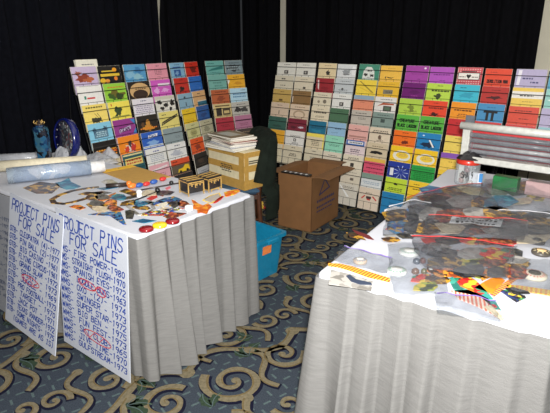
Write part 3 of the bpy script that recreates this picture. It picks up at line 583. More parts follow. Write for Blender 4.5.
tag(bx, 'cream booklet poking up behind the top row of the rack beside the clock', 'booklet', 'booklets in the wire racks')
# ------------------------------------------------------------ tables
TZ = .74
skirt_m = mat('grey_linen_skirt', (117, 116, 114), .85, var=.1, scale=90, bump=.25, bscale=260, spec=.2)
for n_ in skirt_m.node_tree.nodes:      # slubs of the weave run sideways
    if n_.type == 'TEX_NOISE' and abs(n_.inputs['Scale'].default_value-90) < 1:
        mp_ = skirt_m.node_tree.nodes.new('ShaderNodeMapping'); mp_.inputs['Scale'].default_value = (.18, .18, 1.6)
        skirt_m.node_tree.links.new(n_.inputs['Vector'].links[0].from_socket, mp_.inputs['Vector']); skirt_m.node_tree.links.new(mp_.outputs[0], n_.inputs['Vector'])
paper_m = mat('white_table_paper', (194, 196, 204), .6, var=.03, scale=8, bump=.12, bscale=14)
ply_m = mat('folding_table_laminate', (150, 120, 84), .6)
steel_m = mat('grey_table_steel', (90, 90, 94), .4, .8)
class Table:
    """local frame: x along the long side, y along the short end; corner c, both directions in plan"""
    def __init__(s, c, dx, dy, lx, ly): s.c = Vector(c); s.dx = Vector(dx).normalized(); s.dy = Vector(dy).normalized(); s.lx = lx; s.ly = ly
    def p(s, x, y): q = s.c+s.dx*x+s.dy*y; return (q.x, q.y)
def build_table(T, label, clabel, slabel, seed, flare, sides, drop=.02, cflare=0):
    ctr = T.p(T.lx/2, T.ly/2)
    e = empty('folding_table', (*ctr, 0), 0, label, 'table', 'folding tables')
    q = lambda x, y: (T.p(x, y)[0]-ctr[0], T.p(x, y)[1]-ctr[1])
    mb = MB(); mb.prism([q(.012, .012), q(T.lx-.012, .012), q(T.lx-.012, T.ly-.012), q(.012, T.ly-.012)], TZ-.032, TZ-.004, ply_m); mb.build('tabletop', e)
    for x in (.16, T.lx-.16):
        for y in (.12, T.ly-.12):
            mb = MB(); p = q(x, y); mb.tube([(*p, 0), (*p, TZ-.032)], .014, steel_m, 8); mb.build('leg', e)
    # white paper cover: flat sheet with a short rounded drop over the edges
    mb = MB(); ring = []
    def edge(o, r=.03):
        P = []
        for (cx, cy, a0) in ((T.lx-r+o, T.ly-r+o, 0), (r-o, T.ly-r+o, PI/2), (r-o, r-o, PI), (T.lx-r+o, r-o, 1.5*PI)):
            for k in range(6):
                a = a0+PI/2*k/5; P.append(T.p(cx+r*math.cos(a), cy+r*math.sin(a)))
        return P
    rings = [(edge(-.004), TZ), (edge(.004), TZ-.003), (edge(.0075), TZ-.009), (edge(.0085), TZ-drop), (edge(.0065), TZ-drop)]
    n = len(rings[0][0]); vs_ = [(*p, z) for R, z in rings for p in R]; fs_ = [tuple(range(n))]
    for j in range(len(rings)-1):
        for i in range(n): fs_.append((j*n+i, j*n+(i+1) % n, (j+1)*n+(i+1) % n, (j+1)*n+i))
    mb.add(vs_, fs_, paper_m)
    tag(mb.build('tablecloth'), clabel, 'tablecloth')
    # pleated skirt
    r = random.Random(seed); ph = [r.uniform(0, 6) for _ in range(5)]
    path = []   # sides: list of (x0,y0,x1,y1) in table frame
    pts = [Vector(sd) for sd in sides]; L = [0]
    for a, b in zip(pts, pts[1:]): L.append(L[-1]+(b-a).length)
    n = int(L[-1]/.007)
    cen = Vector((T.lx/2, T.ly/2))
    def fn(u, v):
        s_ = u*L[-1]; k = 0
        while k < len(L)-2 and s_ > L[k+1]: k += 1
        d = (pts[k+1]-pts[k]).normalized(); p = pts[k]+d*(s_-L[k]); nn = Vector((d.y, -d.x))
        if (p-cen).dot(nn) < 0: nn = -nn
        # blend the normals round the corners
        for kk in range(1, len(pts)-1):
            e_ = s_-L[kk]
            if abs(e_) < .06:
                d2 = (pts[kk]-pts[kk-1]).normalized(); n1 = Vector((d2.y, -d2.x)); d3 = (pts[kk+1]-pts[kk]).normalized(); n2 = Vector((d3.y, -d3.x))
                if (pts[kk]-cen).dot(n1) < 0: n1 = -n1
                if (pts[kk]-cen).dot(n2) < 0: n2 = -n2
                t = (e_+.06)/.12; nn = (n1*(1-t)+n2*t).normalized()
        dn = 1-v                         # 0 at the top, 1 at the floor
        w = s_+.02*math.sin(s_*9+ph[4])+.012*dn*math.sin(s_*23+ph[3])
        fr = (w/.108+ph[0]) % 1
        pl = (min(fr/.74, (1-fr)/.26))   # knife pleats
        qk = .3 if k == 0 else (.3+.7*min(1, (s_-L[1])/.1) if k == 1 else 1)
        o = .0125+flare*dn**1.15+(.013+.058*dn**1.1)*(pl-.3)+(.003+.012*dn)*math.sin(s_*31+ph[1])*.6+.018*dn*math.sin(s_*6.1+ph[2])+.004*math.sin(s_*60+dn*3)*dn
        o = .0115+(o-.0115)*qk
        o += cflare*dn*max(0, 1-abs(s_-L[1])/.3)**1.3
        p = p+nn*max(o, .0095+.002*pl)
        zb = .006+.010*(1+math.sin(s_*14+ph[3]))
        z = zb+(TZ-.012-zb)*v
        q_ = T.p(p.x, p.y); return (q_[0], q_[1], z)
    mb = MB(); mb.grid(fn, n, 16, skirt_m)
    tag(mb.build('table_skirt'), slabel, 'table skirt', 'pleated table skirts')
TLt = Table((-.585, 1.978), (-.805, .593), (.593, .805), 1.86, .765)
build_table(TLt, 'long folding table at left, hidden under white paper and grey skirt', 'white paper cover on the left table under scattered pieces',
            'grey pleated linen skirt around the left table', 4, .012, [(1.86, 0), (0, 0), (0, .765), (1.86, .765)])
TRt = Table((.157, 1.62), (.533, .846), (.846, -.533), 1.83, .735)
build_table(TRt, 'long folding table at right, piled with clear bags', 'white paper cover on the right table under clear bags',
            'pale pleated linen skirt around the right table in the foreground', 9, .03, [(1.83, 0), (0, 0), (0, .735), (1.83, .735)], cflare=.075)
# ------------------------------------------------------------ hand-lettered posters
card_m = mat('white_poster_card', (194, 198, 208), .55, var=.02, scale=10)
shaded_card = mat('shaded_poster_card', (150, 152, 158), .6, var=.03, scale=10)  # shade on the third poster is put into its card colour
ink_b = mat('blue_marker_ink', (36, 70, 160), .5, var=.1); ink_n = mat('faint_blue_ink', (96, 104, 126), .5); ink_r = mat('red_marker_ink', (204, 50, 60), .5)
def poster(b0, b1, t0, lines, label, card=card_m, seed=0, ink=ink_b, red=(), tilt=0):
    """b0,b1: left and right bottom corners on the floor; t0: top left corner"""
    b0, b1, t0 = Vector(b0), Vector(b1), Vector(t0)
    X = (b1-b0); W = X.length; X.normalize(); Y = t0-b0; Y -= X*Y.dot(X); H = Y.length; Y.normalize(); Z = X.cross(Y)
    M = frame(b0, X, Y, Z); mb = MB(); r = random.Random(seed)
    mb.add([(0, 0, -.005), (W, 0, -.005), (W, H, -.005), (0, H, -.005), (0, 0, 0), (W, 0, 0), (W, H, 0), (0, H, 0)],
           [(3, 2, 1, 0), (4, 5, 6, 7), (0, 1, 5, 4), (1, 2, 6, 5), (2, 3, 7, 6), (3, 0, 4, 7)], card, False)
    for (txt, x, y, w_, h) in lines:
        lettering(mb, txt, x*W, y*H, h*H, .0076 if h > .06 else .0058, ink, .0006, None, w_*W, .03, .12, r)
    for pts in red: mb.ribbon([(a*W, b*H) for a, b in pts], .005, .0011, ink_r)
    o = mb.build('poster'); o.matrix_world = M@Matrix.Translation((W, 0, 0))@Matrix.Rotation(-math.radians(tilt), 4, 'Z')@Matrix.Translation((-W, 0, 0))
    tag(o, label, 'poster', 'hand-lettered posters'); return o
def ell(cx, cy, rx, ry, n=28, a0=0): return [(cx+rx*math.cos(a0+2.08*PI*k/n), cy+ry*math.sin(a0+2.08*PI*k/n)) for k in range(n+1)]
RS = [('PROJECT PINS', .05, .88, .9, .085), ('FOR SALE', .2, .782, .68, .085)]
rows = ['WMS- FIRE POWER-1980', 'WMS- STRAIGHT FLUSH-1970', 'WMS- SPANISH EYES-1972', 'WMS-  DOODLE BUGS-1963', 'WMS- OXO -(2)- 1974', 'WMS- SWINGER - 1973', 'WMS- SUPER STAR-1972',
        'WMS- BIG BEN - 1975', 'WMS- FUN FEST-1973', 'WMS- SKI CLUB-1965', 'WMS- JIVE TIME-1970', 'WMS- GULFSTREAM-1973']
RS += [(t, .02, .715-.0605*i, .95, .041) for i, t in enumerate(rows)]
red2 = [ell(.43, .548, .13, .03), ell(.63, .545, .07, .032), [(.3, .565), (.36, .53), (.43, .57), (.52, .53), (.6, .565), (.68, .53)],
        ell(.55, .187, .2, .036), [(.36, .2), (.44, .165), (.5, .21), (.58, .165), (.64, .21)]]
LS = [('PROJECT PINS', .05, .885, .9, .08), ('FOR SALE', .2, .79, .68, .08)]
rowl = ['GTB- CLEOPATRA (4)-1977', 'GTB- PIN BALL (2)-1977', 'GTB- BIG CASINO -1961', 'GTB- FLYING CIRCUS-1961', 'GTB- GRAND SLAM -1972', 'GTB- SPIRIT - 1973', 'GTB- JUNGLE - 1969', 'GTB- PRO FOOTBALL-1973',
        'GTB- TARGET - 1970', 'GTB- JACK POT - 1971', 'GTB- TEXAS RANGER-1972', 'GTB- SOME NIGHTS- 1975', '   (GAMES ARE AS IS)']
LS += [(t, .03, .725-.0565*i, .94, .037) for i, t in enumerate(rowl)]
red1 = [ell(.48, .43, .17, .03), [(.32, .445), (.4, .41), (.46, .45), (.54, .41), (.62, .445)]]
def tl(x, y): return TLt.p(x, y)
def pcorner(x, y, z): return (*TLt.p(x, y), z)
poster(pcorner(.605, -.068, .003), pcorner(.07, -.064, .003), pcorner(.605, -.028, .74), RS, 'white poster lettered in blue, nearest the table corner, right of its twin', seed=1, red=red2, tilt=2.5)
poster(pcorner(1.055, -.155, .003), pcorner(.55, -.155, .003), pcorner(1.055, -.034, .73), LS, 'white poster lettered in blue, tilted back more, between the other two posters', seed=2, red=red1, tilt=4)
poster(pcorner(1.56, -.085, .003), pcorner(1.03, -.085, .003), pcorner(1.56, -.021, .725), [(t, .05, .8-.055*i, .9, .026) for i, t in enumerate(rowl)], 'shade-grey poster cut by the left frame edge, faint writing on it', card=shaded_card, seed=3, ink=ink_n)
# ------------------------------------------------------------ things on and by the left table
def pl_pts(px, z=TZ): return [at(a, b, z) for a, b in px]
def cutout(px, m, label, z=TZ+.0008, th=.002, name='plastic_cutout', cat='plastic piece', group='loose cut plastic pieces', smooth=False):
    """flat printed plastic piece lying on the table, with its own thickness"""
    P = pl_pts(px, z); c = (sum(p[0] for p in P)/len(P), sum(p[1] for p in P)/len(P))
    mb = MB(); mb.prism([(p[0]-c[0], p[1]-c[1]) for p in P], 0, th, m)
    o = mb.build(name, loc=(c[0], c[1], z)); return tag(o, label, cat, group)
def band(px, w, m, label, z=TZ+.0008, th=.002, closed=False, name='plastic_cutout', cat='plastic piece', group='loose cut plastic pieces'):
    P = [Vector(p) for p in pl_pts(px, z)]; n = len(P); A, B = [], []
    for i in range(n):
        a = P[(i-1) % n] if closed else P[max(i-1, 0)]; b = P[(i+1) % n] if closed else P[min(i+1, n-1)]
        t = (b-a).normalized(); nn = Vector((-t.y, t.x))*w/2; A.append(P[i]+nn); B.append(P[i]-nn)
    c = sum(P, Vector((0, 0)))/n; mb = MB(); vs_ = []
    for i in range(n):
        for q in (A[i], B[i]):
            for zz in (0, th): vs_.append((q.x-c.x, q.y-c.y, zz))
    fs_ = []
    for i in range(n if closed else n-1):
        a, b = i*4, ((i+1) % n)*4
        fs_ += [(a+1, a+3, b+3, b+1), (a, b, b+2, a+2), (a, a+1, b+1, b), (a+2, b+2, b+3, a+3)]
    if not closed: fs_ += [(0, 2, 3, 1), ((n-1)*4, (n-1)*4+1, (n-1)*4+3, (n-1)*4+2)]
    mb.add(vs_, fs_, m); o = mb.build(name, loc=(c.x, c.y, z)); return tag(o, label, cat, group)
BR, GO, TE, RE, BL, OR, NV, CM, GN, YE = (84, 56, 34), (196, 150, 50), (36, 116, 146), (196, 44, 40), (40, 84, 160), (230, 122, 40), (34, 34, 60), (222, 208, 176), (70, 110, 60), (236, 200, 60)
pm_dark = patch_mat('art_brown_gold', [BR, (50, 40, 34), GO, (120, 84, 40), (60, 44, 30)], 42)
pm_orange = patch_mat('art_orange_brown', [OR, BR, (236, 160, 60), (150, 70, 36)], 48)
pm_teal = patch_mat('art_teal', [TE, (30, 96, 130), (24, 80, 116), (70, 150, 170)], 30)
pm_blue = patch_mat('art_blue_mixed', [BL, (50, 110, 150), NV, GO, (60, 130, 170)], 50)
pm_multi = patch_mat('art_multicolour', [RE, BL, YE, (230, 226, 216), GN, (50, 46, 44)], 60)
pm_red = patch_mat('art_red_brown', [(150, 50, 40), BR, (190, 110, 60), (90, 40, 34)], 55)
pm_grey = patch_mat('art_grey', [(150, 146, 140), (176, 172, 166), (126, 122, 116)], 30)
pm_night = patch_mat('art_dark_slate', [(40, 42, 46), (60, 64, 70), (30, 28, 30), (90, 84, 70)], 60)
pm_cream = patch_mat('art_cream', [CM, (206, 190, 160), (190, 170, 140)], 40)
cutout([(23, 188), (40, 182), (58, 184), (60, 187), (52, 193.4), (36, 193.6)], pm_dark, 'dark brown and gold cutout in front of the blue poster roll')
cutout([(55, 183), (61, 182), (69, 178), (71, 182), (81, 186.6), (74, 189), (66, 189.6), (58, 186.4)], pm_teal, 'teal spiky cutout touching the brown and gold cutout by the roll')
band([(99, 187), (86, 188.5), (72, 191), (60, 195), (52, 199.5), (54, 203), (64, 204), (76, 201.5), (88, 198)], .03, pm_dark, 'large brown C-shaped cutout near the left table edge')
cutout([(78, 194.5), (86, 192), (104, 192.6), (97, 196)], pm_dark, 'small brown cutout lying inside the C-shaped piece')
cutout([(69, 207), (74, 205.4), (80, 205.2), (86, 208), (80, 210)], pm_orange, 'orange cutout at the table edge above the poster lettering')
cutout([(86, 204.6), (94, 201), (104, 202.4), (109, 200.6), (110, 203.6), (105, 209), (93, 210)], pm_dark, 'dark star-shaped cutout beside the orange edge piece')
cutout([(92, 203), (104, 197), (116, 192.6), (116, 195.6), (101, 202.6), (106, 208), (98, 206.6)], pm_orange, 'long orange-brown strip crossing the left half of the table')
cutout([(107.6, 203.4), (116, 203.8), (113, 209.2)], pm_dark, 'small dark gold triangle right of the orange strip')
cutout([(88, 214.6), (104, 212.6), (120, 211), (126.4, 225), (123, 224.6), (110, 216)], pm_blue, 'big blue triangular cutout at the front left table edge')
cutout([(125, 211), (130, 210), (135, 212), (133, 219), (126, 219)], pm_night, 'small dark slate cutout right of the big blue triangle')
band([(126, 205), (136, 202), (150, 201), (154, 209), (148, 212.5), (138, 214.5)], .018, pm_grey, 'grey open frame-shaped cutout in the middle of the table', closed=True)
cutout([(138, 215.4), (150, 211.6), (160, 210.6), (175, 207.6), (185, 208.2), (176, 211), (162, 216)], pm_multi, 'red blue and yellow striped strip behind the round caps')
cutout([(163, 216.4), (172, 212.6), (178, 212.8), (187, 213.4), (178, 217), (169, 219.6)], pm_red, 'red-brown cutout with pointed ends right behind the dark red caps')
cutout([(132, 221.4), (143, 219), (157, 221), (144, 223.4)], pm_teal, 'slim teal cutout behind the foremost red cap')
cutout([(146.5, 199), (152, 195.8), (157, 195.4), (157.6, 197.4), (151, 200.6)], colmat(RE), 'small red wedge beside the white knob')
cutout([(156, 201.4), (164, 198.4), (174, 196.6), (182, 199.6), (177, 204.6), (170, 206.4), (166, 203)], pm_blue, 'brown and blue cutout left of the black gold-edged cases')
cutout([(156.6, 204.4), (161, 203.6), (166.6, 202), (168, 204.2), (163, 207.6)], colmat((226, 220, 200)), 'cream crescent cutout left of the black cases', z=TZ+.0035)
cutout([(101, 182), (106, 179.6), (112, 179.8), (118, 183), (109, 186)], pm_grey, 'grey oval cutout in front of the manila envelope')
cutout([(119, 191.4), (126, 188.8), (136, 191.6), (129, 194.6)], pm_dark, 'brown oval cutout in the middle of the left table')
cutout([(117, 199), (125, 197), (133, 196), (137, 197.4), (128, 199.4), (120, 200.6)], pm_night, 'slim dark cutout left of the white knob')
cutout([(88, 193.4), (102, 191), (112, 193), (100, 194.8)], pm_night, 'thin dark strip right of the large C-shaped cutout')
cutout([(97, 188.6), (112, 186.4), (118, 187.6), (104, 190)], pm_teal, 'thin teal strip below the dark brown rod')
cutout([(165, 188.4), (170, 186.2), (171, 188), (167, 190.2)], colmat((226, 120, 130)), 'tiny pink chip left of the black cases')
cutout([(153, 192), (160, 190.6), (167, 192.4), (163, 196.6), (158, 195)], pm_red, 'maroon cutout beside the knob-ended dark rod')
cutout([(158, 209.8), (163, 207.4), (170, 208), (166, 210.4)], pm_cream, 'cream sliver behind the striped strip')
def rod(p0, p1, r, m, label, ends=(), cat='rod', name='rod', rr=None):
    a, b = at(*p0, TZ+r), at(*p1, TZ+r); z = TZ+r+.0006
    a = Vector((a[0], a[1], z)); b = Vector((b[0], b[1], z)); c = (a+b)/2
    e = empty(name, (c.x, c.y, TZ), 0, label, cat); mb = MB(); zz = Vector((0, 0, z-TZ))
    mb.tube([a-c+zz, b-c+zz], r, m, 10); mb.build('shaft', e)
    for t, er, em, nm in ends:
        p = a.lerp(b, t)-c; mb = MB()
        mb.lathe([(er*math.sin(PI*k/8)+1e-4, -er*math.cos(PI*k/8)) for k in range(9)], em, 14, Matrix.Translation((p.x, p.y, er+.0006))); mb.build(nm, e)
    return e
dkm = mat('dark_brown_plastic', (48, 38, 34), .4, coat=.2); orm = mat('orange_plastic', OR, .35, coat=.3); whm = mat('white_plastic', (236, 236, 236), .35, coat=.3); bkm = mat('black_plastic', (22, 22, 24), .35, coat=.2)
rod((106, 186), (127, 184.6), .013, dkm, 'dark brown rod with orange end in front of the envelope', [(1.1, .017, orm, 'tip')])
rod((128, 203), (157, 192), .004, bkm, 'long thin black rod with round black knob, mid table', [(1.02, .014, bkm, 'knob')])
rod((141, 190), (185, 182), .004, dkm, 'long thin dark rod reaching towards the black cases', [(.68, .013, bkm, 'knob')])
def disc(px, py, r, h, m, label, name='bumper_cap', cat='cap', group='round caps on the left table'):
    x, y = at(px, py, TZ); mb = MB()
    mb.lathe([(r*.96, 0), (r, h*.3), (r*.97, h*.6), (r*.85, h*.85), (r*.5, h), (.001, h*1.04)], m, 28)
    return tag(mb.build(name, loc=(x, y, TZ+.0008)), label, cat, group)
dred = mat('dark_red_plastic', (126, 18, 26), .2, coat=.6); yel = mat('yellow_plastic', (238, 196, 40), .25, coat=.5)
disc(146.4, 230.4, .033, .016, dred, 'dark red round cap closest to the white poster')
disc(159.8, 226.4, .033, .016, yel, 'yellow round cap between two dark red caps')
disc(172.6, 222.4, .033, .016, dred, 'dark red round cap right of the yellow cap')
wk = MB(); wk.lathe([(.013, 0), (.015, .008), (.012, .018), (.016, .026), (.012, .036), (.001, .039)], whm, 20)
tag(wk.build('knob', loc=(*at(139.5, 197, TZ), TZ+.0008)), 'small white knob standing among the cutouts', 'knob')
wd_ = MB(); wd_.lathe([(.016, 0), (.02, .004), (.02, .02), (.016, .026), (.001, .027)], whm, 22)
tag(wd_.build('button', loc=(*at(189, 210.6, TZ), TZ+.0008)), 'white round button left of the orange figure piece', 'button')
# red and blue toy-like piece with parts
x, y = at(148, 184.6, TZ); e = empty('jointed_plastic_piece', (x, y, TZ), 0, 'lumpy red orange and blue plastic piece in front of the envelope', 'plastic piece')
for (px, py, r, m, nm) in ((132.5, 188.4, .019, orm, 'orange_end'), (139.5, 187.4, .017, colmat(BL), 'blue_segment'), (146.6, 186, .016, colmat(RE), 'red_segment'), (154, 184, .017, colmat(BL), 'blue_segment'), (163, 181, .016, colmat(RE), 'red_ball')):
    q = at(px, py, TZ); mb = MB(); mb.lathe([(r*math.sin(PI*k/8)+1e-4, -r*.8*math.cos(PI*k/8)) for k in range(9)], m, 14, Matrix.Translation((q[0]-x, q[1]-y, r*.8+.0006))@Matrix.Rotation(.9, 4, 'Z')@Matrix.Diagonal((1.5, 1, 1, 1))); mb.build(nm, e)
# orange figure, strips at the front right corner
cutout([(191.4, 199.8), (195, 201), (198, 203.6), (203, 205.6), (208, 203.4), (212, 206.6), (209, 210), (207, 214), (201, 212.6), (197.6, 213.4), (197, 209.6), (192.6, 208.6), (193.6, 205)], patch_mat('art_orange_gold', [OR, (236, 160, 50), (214, 110, 36), (200, 90, 30)], 40), 'orange splayed figure-shaped cutout near the table corner')
cutout([(204, 199.6), (211, 196), (218.6, 193.6), (220.4, 197.6), (210.6, 202.4)], colmat((176, 168, 160)), 'grey parallelogram cutout with yellow border beside orange figure')
band([(203, 200.4), (211, 195.6), (219, 193), (221.4, 198), (210.6, 203.4)], .008, colmat(YE), 'yellow border strip around the grey parallelogram', closed=True)
cutout([(212.6, 203.6), (216, 203), (221, 199.8), (224, 196.6), (222, 196), (217, 199.4)], colmat(RE), 'thin red crescent beside the yellow border strip')
cutout([(224, 192.6), (231, 190.4), (238, 189.6), (240.4, 191.2), (235, 194.6), (229, 196.2), (225, 197)], patch_mat('art_flame', [OR, (240, 140, 40), (226, 90, 36), YE], 50), 'orange flame-coloured strip at the back right table corner')
# manila envelope
em = mat('manila_paper', (188, 146, 74), .6, var=.06, scale=30); ey = mat('yellow_envelope_flap', (238, 186, 50), .55, var=.05)
P = pl_pts([(100, 171.4), (131, 165.4), (171, 177), (134, 184.4)], TZ+.002); c = (sum(p[0] for p in P)/4, sum(p[1] for p in P)/4)
e = empty('envelope', (*c, TZ), 0, 'manila envelope with yellow flap lying at the back of the left table', 'envelope')
P = [(p[0]-c[0], p[1]-c[1]) for p in P]; mb = MB(); mb.prism(P, .001, .005, em); mb.build('envelope_body', e)
lerp2 = lambda a, b, t: (a[0]+(b[0]-a[0])*t, a[1]+(b[1]-a[1])*t)
mb = MB(); mb.prism([P[0], P[1], lerp2(P[1], P[2], .14), lerp2(P[0], P[3], .14)], .0052, .0062, ey); mb.build('flap', e)
q = lerp2(lerp2(P[0], P[1], .5), lerp2(P[3], P[2], .5), .08); mb = MB(); mb.lathe([(.006, .0062), (.006, .0075), (.001, .0078)], mat('brass_clasp', (190, 170, 110), .35, .8), 10, Matrix.Translation((q[0], q[1], 0))); mb.build('clasp', e)
# two small black cases with gilt strapwork
gilt = mat('gilt_metal', (206, 168, 98), .35, .35, var=.2); lac = mat('black_lacquer', (34, 32, 34), .35, coat=.4)
def case(p0, p1, dep, h, label, feet):
    a, b = Vector(at(*p0, TZ)), Vector(at(*p1, TZ)); X = (b-a); W = X.length; X.normalize(); rz = math.atan2(X.y, X.x)
    Y = Vector((-X.y, X.x)); c = (a+b)/2+Y*dep/2
    e = empty('trinket_case', (c.x, c.y, TZ+.0008), rz, label, 'case', 'black gold-edged cases')
    mb = MB(); mb.box((0, 0, h/2+.007), (W-.008, dep-.008, h-.018), lac); mb.build('body', e)
    mb = MB(); mb.box((0, 0, h-.004), (W, dep, .008), lac)
    for k in range(3): mb.box((0, -dep/2+dep*(k+.5)/3, h+.0012), (W, dep*.06, .0024), gilt)
    mb.build('lid', e)
    mb = MB(); t = .0048; f = -dep/2
    for s in (-1, 1):
        for g in (-1, 1): mb.box((s*(W/2-t/2), g*(dep/2-t/2), h/2-.004), (t, t, h-.008), gilt)
        mb.box((0, s*(dep/2-t/2), h-.011), (W, t, .0055), gilt); mb.box((s*(W/2-t/2), 0, h-.011), (t, dep, .0055), gilt)
        mb.box((s*(W/2-t/2), 0, .012), (t*.7, dep, .004), gilt)
    mb.box((0, f+t/2, h*.76), (W, t, .003), gilt)
    for x in (-.25, .25): mb.box((x*W, f+t/2, h*.7), (.005, t, .014), gilt)
    mb.build('gilt_frame', e)
    mb = MB(); mb.box((0, f, h*.66), (.014, .005, .022), gilt); mb.lathe([(.005, 0), (.005, .004)], lac, 8, Matrix.Translation((0, f-.0025, h*.6))@Matrix.Rotation(PI/2, 4, 'X')); mb.build('lock_plate', e)
    if feet:
        mb = MB(); mb.box((0, f+.003, .012), (W*.6, .005, .006), gilt); mb.box((-W*.28, f+.003, .005), (.006, .005, .01), gilt); mb.box((W*.28, f+.003, .005), (.006, .005, .01), gilt); mb.build('apron', e)
    return e
case((188.6, 197), (204.6, 193.6), .10, .083, 'black gold-edged case, the left one of the pair', False)
case((209, 193.0), (222, 189), .10, .083, 'black gold-edged case with small front apron, the right one', True)
# poster rolls and film at the back
tubef = film_mat('clear_tube_film', (190, 205, 220), .3, .1)
rollp = patch_mat('rolled_poster_art', [(120, 140, 176), (150, 170, 200), (136, 154, 190), (210, 206, 214), (110, 130, 170)], 16)
def roll(p0, p1, r, m, label, core=None, sleeve=False, name='poster_roll', base=TZ):
    a, b = at(*p0, base+r), at(*p1, base+r); a = Vector((*a, 0)); b = Vector((*b, 0)); c = (a+b)/2; z = r+.001
    e = empty(name, (c.x, c.y, base), 0, label, 'poster roll'); a = a-c+Vector((0, 0, z)); b = b-c+Vector((0, 0, z)); d = (b-a).normalized()
    def hollow(mb, A, B, ro, ri, mm, n=22):
        t = (B-A).normalized(); u = t.cross(Vector((0, 0, 1))).normalized(); w_ = u.cross(t)
        fn = lambda P, rr: [P+(u*math.cos(2*PI*k/n)+w_*math.sin(2*PI*k/n))*rr for k in range(n)]
        rings = [fn(A, ri), fn(A, ro), fn(B, ro), fn(B, ri)]; f = []
        for j in range(4):
            for k in range(n): f.append((j*n+k, j*n+(k+1) % n, ((j+1) % 4)*n+(k+1) % n, ((j+1) % 4)*n+k))
        mb.add([p for q in rings for p in q], f, mm, True)
    mb = MB(); hollow(mb, a, b, r, r*.82, m); mb.build('rolled_sheet', e)
    if core: mb = MB(); hollow(mb, a+d*.01-Vector((0, 0, 0)), b+d*core, r*.78, r*.66, whm); mb.build('core_tube', e)
    if sleeve:
        mb = MB(); hollow(mb, a-d*.03, b+d*.004, r*1.03, r*1.005, tubef); mb.build('clear_sleeve', e)
    return e
roll((13, 175.5), (90, 167.6), .046, rollp, 'rolled blue printed poster in clear film at the left table edge', .085, True)
roll((-8, 167), (87, 160.8), .035, mat('cream_card_tube', (216, 206, 180), .6), 'long cream card tube lying behind the blue poster roll', name='card_tube')
milky = film_mat('milky_film', (196, 198, 204), .62, .22)
def crumple(px, py, sx, sy, h, rz, label, seed, m=None, base=TZ, name='crumpled_film', cat='plastic film'):
    x, y = at(px, py, base); mb = MB(); r = random.Random(seed); o = Vector((r.uniform(0, 50), r.uniform(0, 50), 0))
    def fn(u, v):
        a = u*2*PI; q = 1-v
        rad = (q**.75)*(1+.18*noise.noise(Vector((math.cos(a)*1.7, math.sin(a)*1.7, 3))+o))
        p = Vector((math.cos(a)*rad*sx/2, math.sin(a)*rad*sy/2, 0))
        z = h*(v**.9)*(.75+.5*noise.noise(p*9+o))+.03*h/.1*abs(noise.noise(p*26+o))*(1-q**6)
        if v == 0: z = 0
        return (p.x, p.y, max(z, 0)+.0008)
    mb.grid(fn, 48, 16, m or milky, False, closed_u=True)
    o_ = mb.build(name, loc=(x, y, base), rot=(0, 0, rz)); return tag(o_, label, cat, 'crumpled plastic film on the left table')
roll((-6, 159.5), (50, 156.6), .034, milky, 'loose milky plastic film roll behind the card tube', name='film_roll')
crumple(72, 158, .24, .16, .17, .4, 'peaked crumpled clear film in front of the blue clock', 3)
crumple(100, 160, .36, .16, .06, -.6, 'low crumpled clear film right of the blue clock', 8)
crumple(20, 160, .5, .12, .05, -.66, 'flat crumpled clear film at the far left of the table', 5)
crumple(110, 157, .16, .1, .07, -.5, 'crumpled film heap between the clock and the envelope', 12)
# blue-rimmed round clock standing on its edge
x, y = at(68.5, 158.4, TZ); az = math.radians(-122)
e = empty('wall_clock', (x, y, TZ+.001), 0, 'round blue-rimmed clock standing on edge beside the leftmost rack', 'clock')
blm = mat('blue_enamel', (14, 24, 92), .25, coat=.5, var=.2)
face = patch_mat('clock_face_art', [(46, 50, 58), (86, 92, 98), (60, 66, 72), (120, 124, 126), (90, 46, 46), (40, 44, 52)], 60)
Rr = .142; nrm = Vector((-.64, -.76, .1)).normalized(); X = Vector((0, 0, 1)).cross(nrm).normalized(); Y = nrm.cross(X)
M = frame((0, 0, Rr*.985), X, Y, nrm)
mb = MB(); mb.lathe([(.02, -.04), (Rr*.86, -.04), (Rr*.98, -.028), (Rr, .0), (Rr*.97, .02), (Rr*.92, .022), (Rr*.9, .012)], blm, 40, M); mb.build('rim', e)
mb = MB(); mb.lathe([(Rr*.89, .0125), (Rr*.89, .0135), (.001, .0136)], face, 40, M); mb.build('clock_face', e)
mb = MB()
for a, l, w_ in ((.6, .06, .006), (2.4, .09, .004)): mb.ribbon([(0, 0), (l*math.cos(a), l*math.sin(a))], w_, .0146, bkm, M)
for k in range(12): a = k*PI/6; mb.ribbon([(Rr*.7*math.cos(a), Rr*.7*math.sin(a)), (Rr*.79*math.cos(a), Rr*.79*math.sin(a))], .006, .0146, whm, M)
mb.build('hands_and_marks', e)
# tall blue bottle with gilt top
x, y = at(45, 163, TZ); e = empty('decorative_bottle', (x, y, TZ+.001), .3, 'tall blue patterned bottle with gold cap at the back left of the table', 'bottle')
bm_ = patch_mat('blue_bottle_art', [(26, 60, 96), (36, 84, 116), (18, 40, 70), (50, 90, 110), (12, 22, 40), (16, 18, 26)], 30, .15, .8)
mb = MB(); mb.lathe([(.046, 0), (.051, .008), (.051, .225), (.046, .24), (.03, .25), (.026, .258)], bm_, 8, None, False); mb.build('bottle_body', e)
mb = MB(); mb.lathe([(.03, .258), (.031, .263), (.026, .27), (.014, .275), (.007, .285), (.002, .295)], dkm, 12)
for k in range(6): a = k*PI/3; mb.tube([(.024*math.cos(a), .024*math.sin(a), .264), (.034*math.cos(a), .034*math.sin(a), .275), (.028*math.cos(a), .028*math.sin(a), .28+.008*(k%2))], .0035, gilt, 6)
mb.build('gilt_cap', e)
mb = MB(); mb.lathe([(.0525, .03), (.0535, .034), (.0525, .038)], gilt, 8, None, False); mb.build('gilt_band', e)
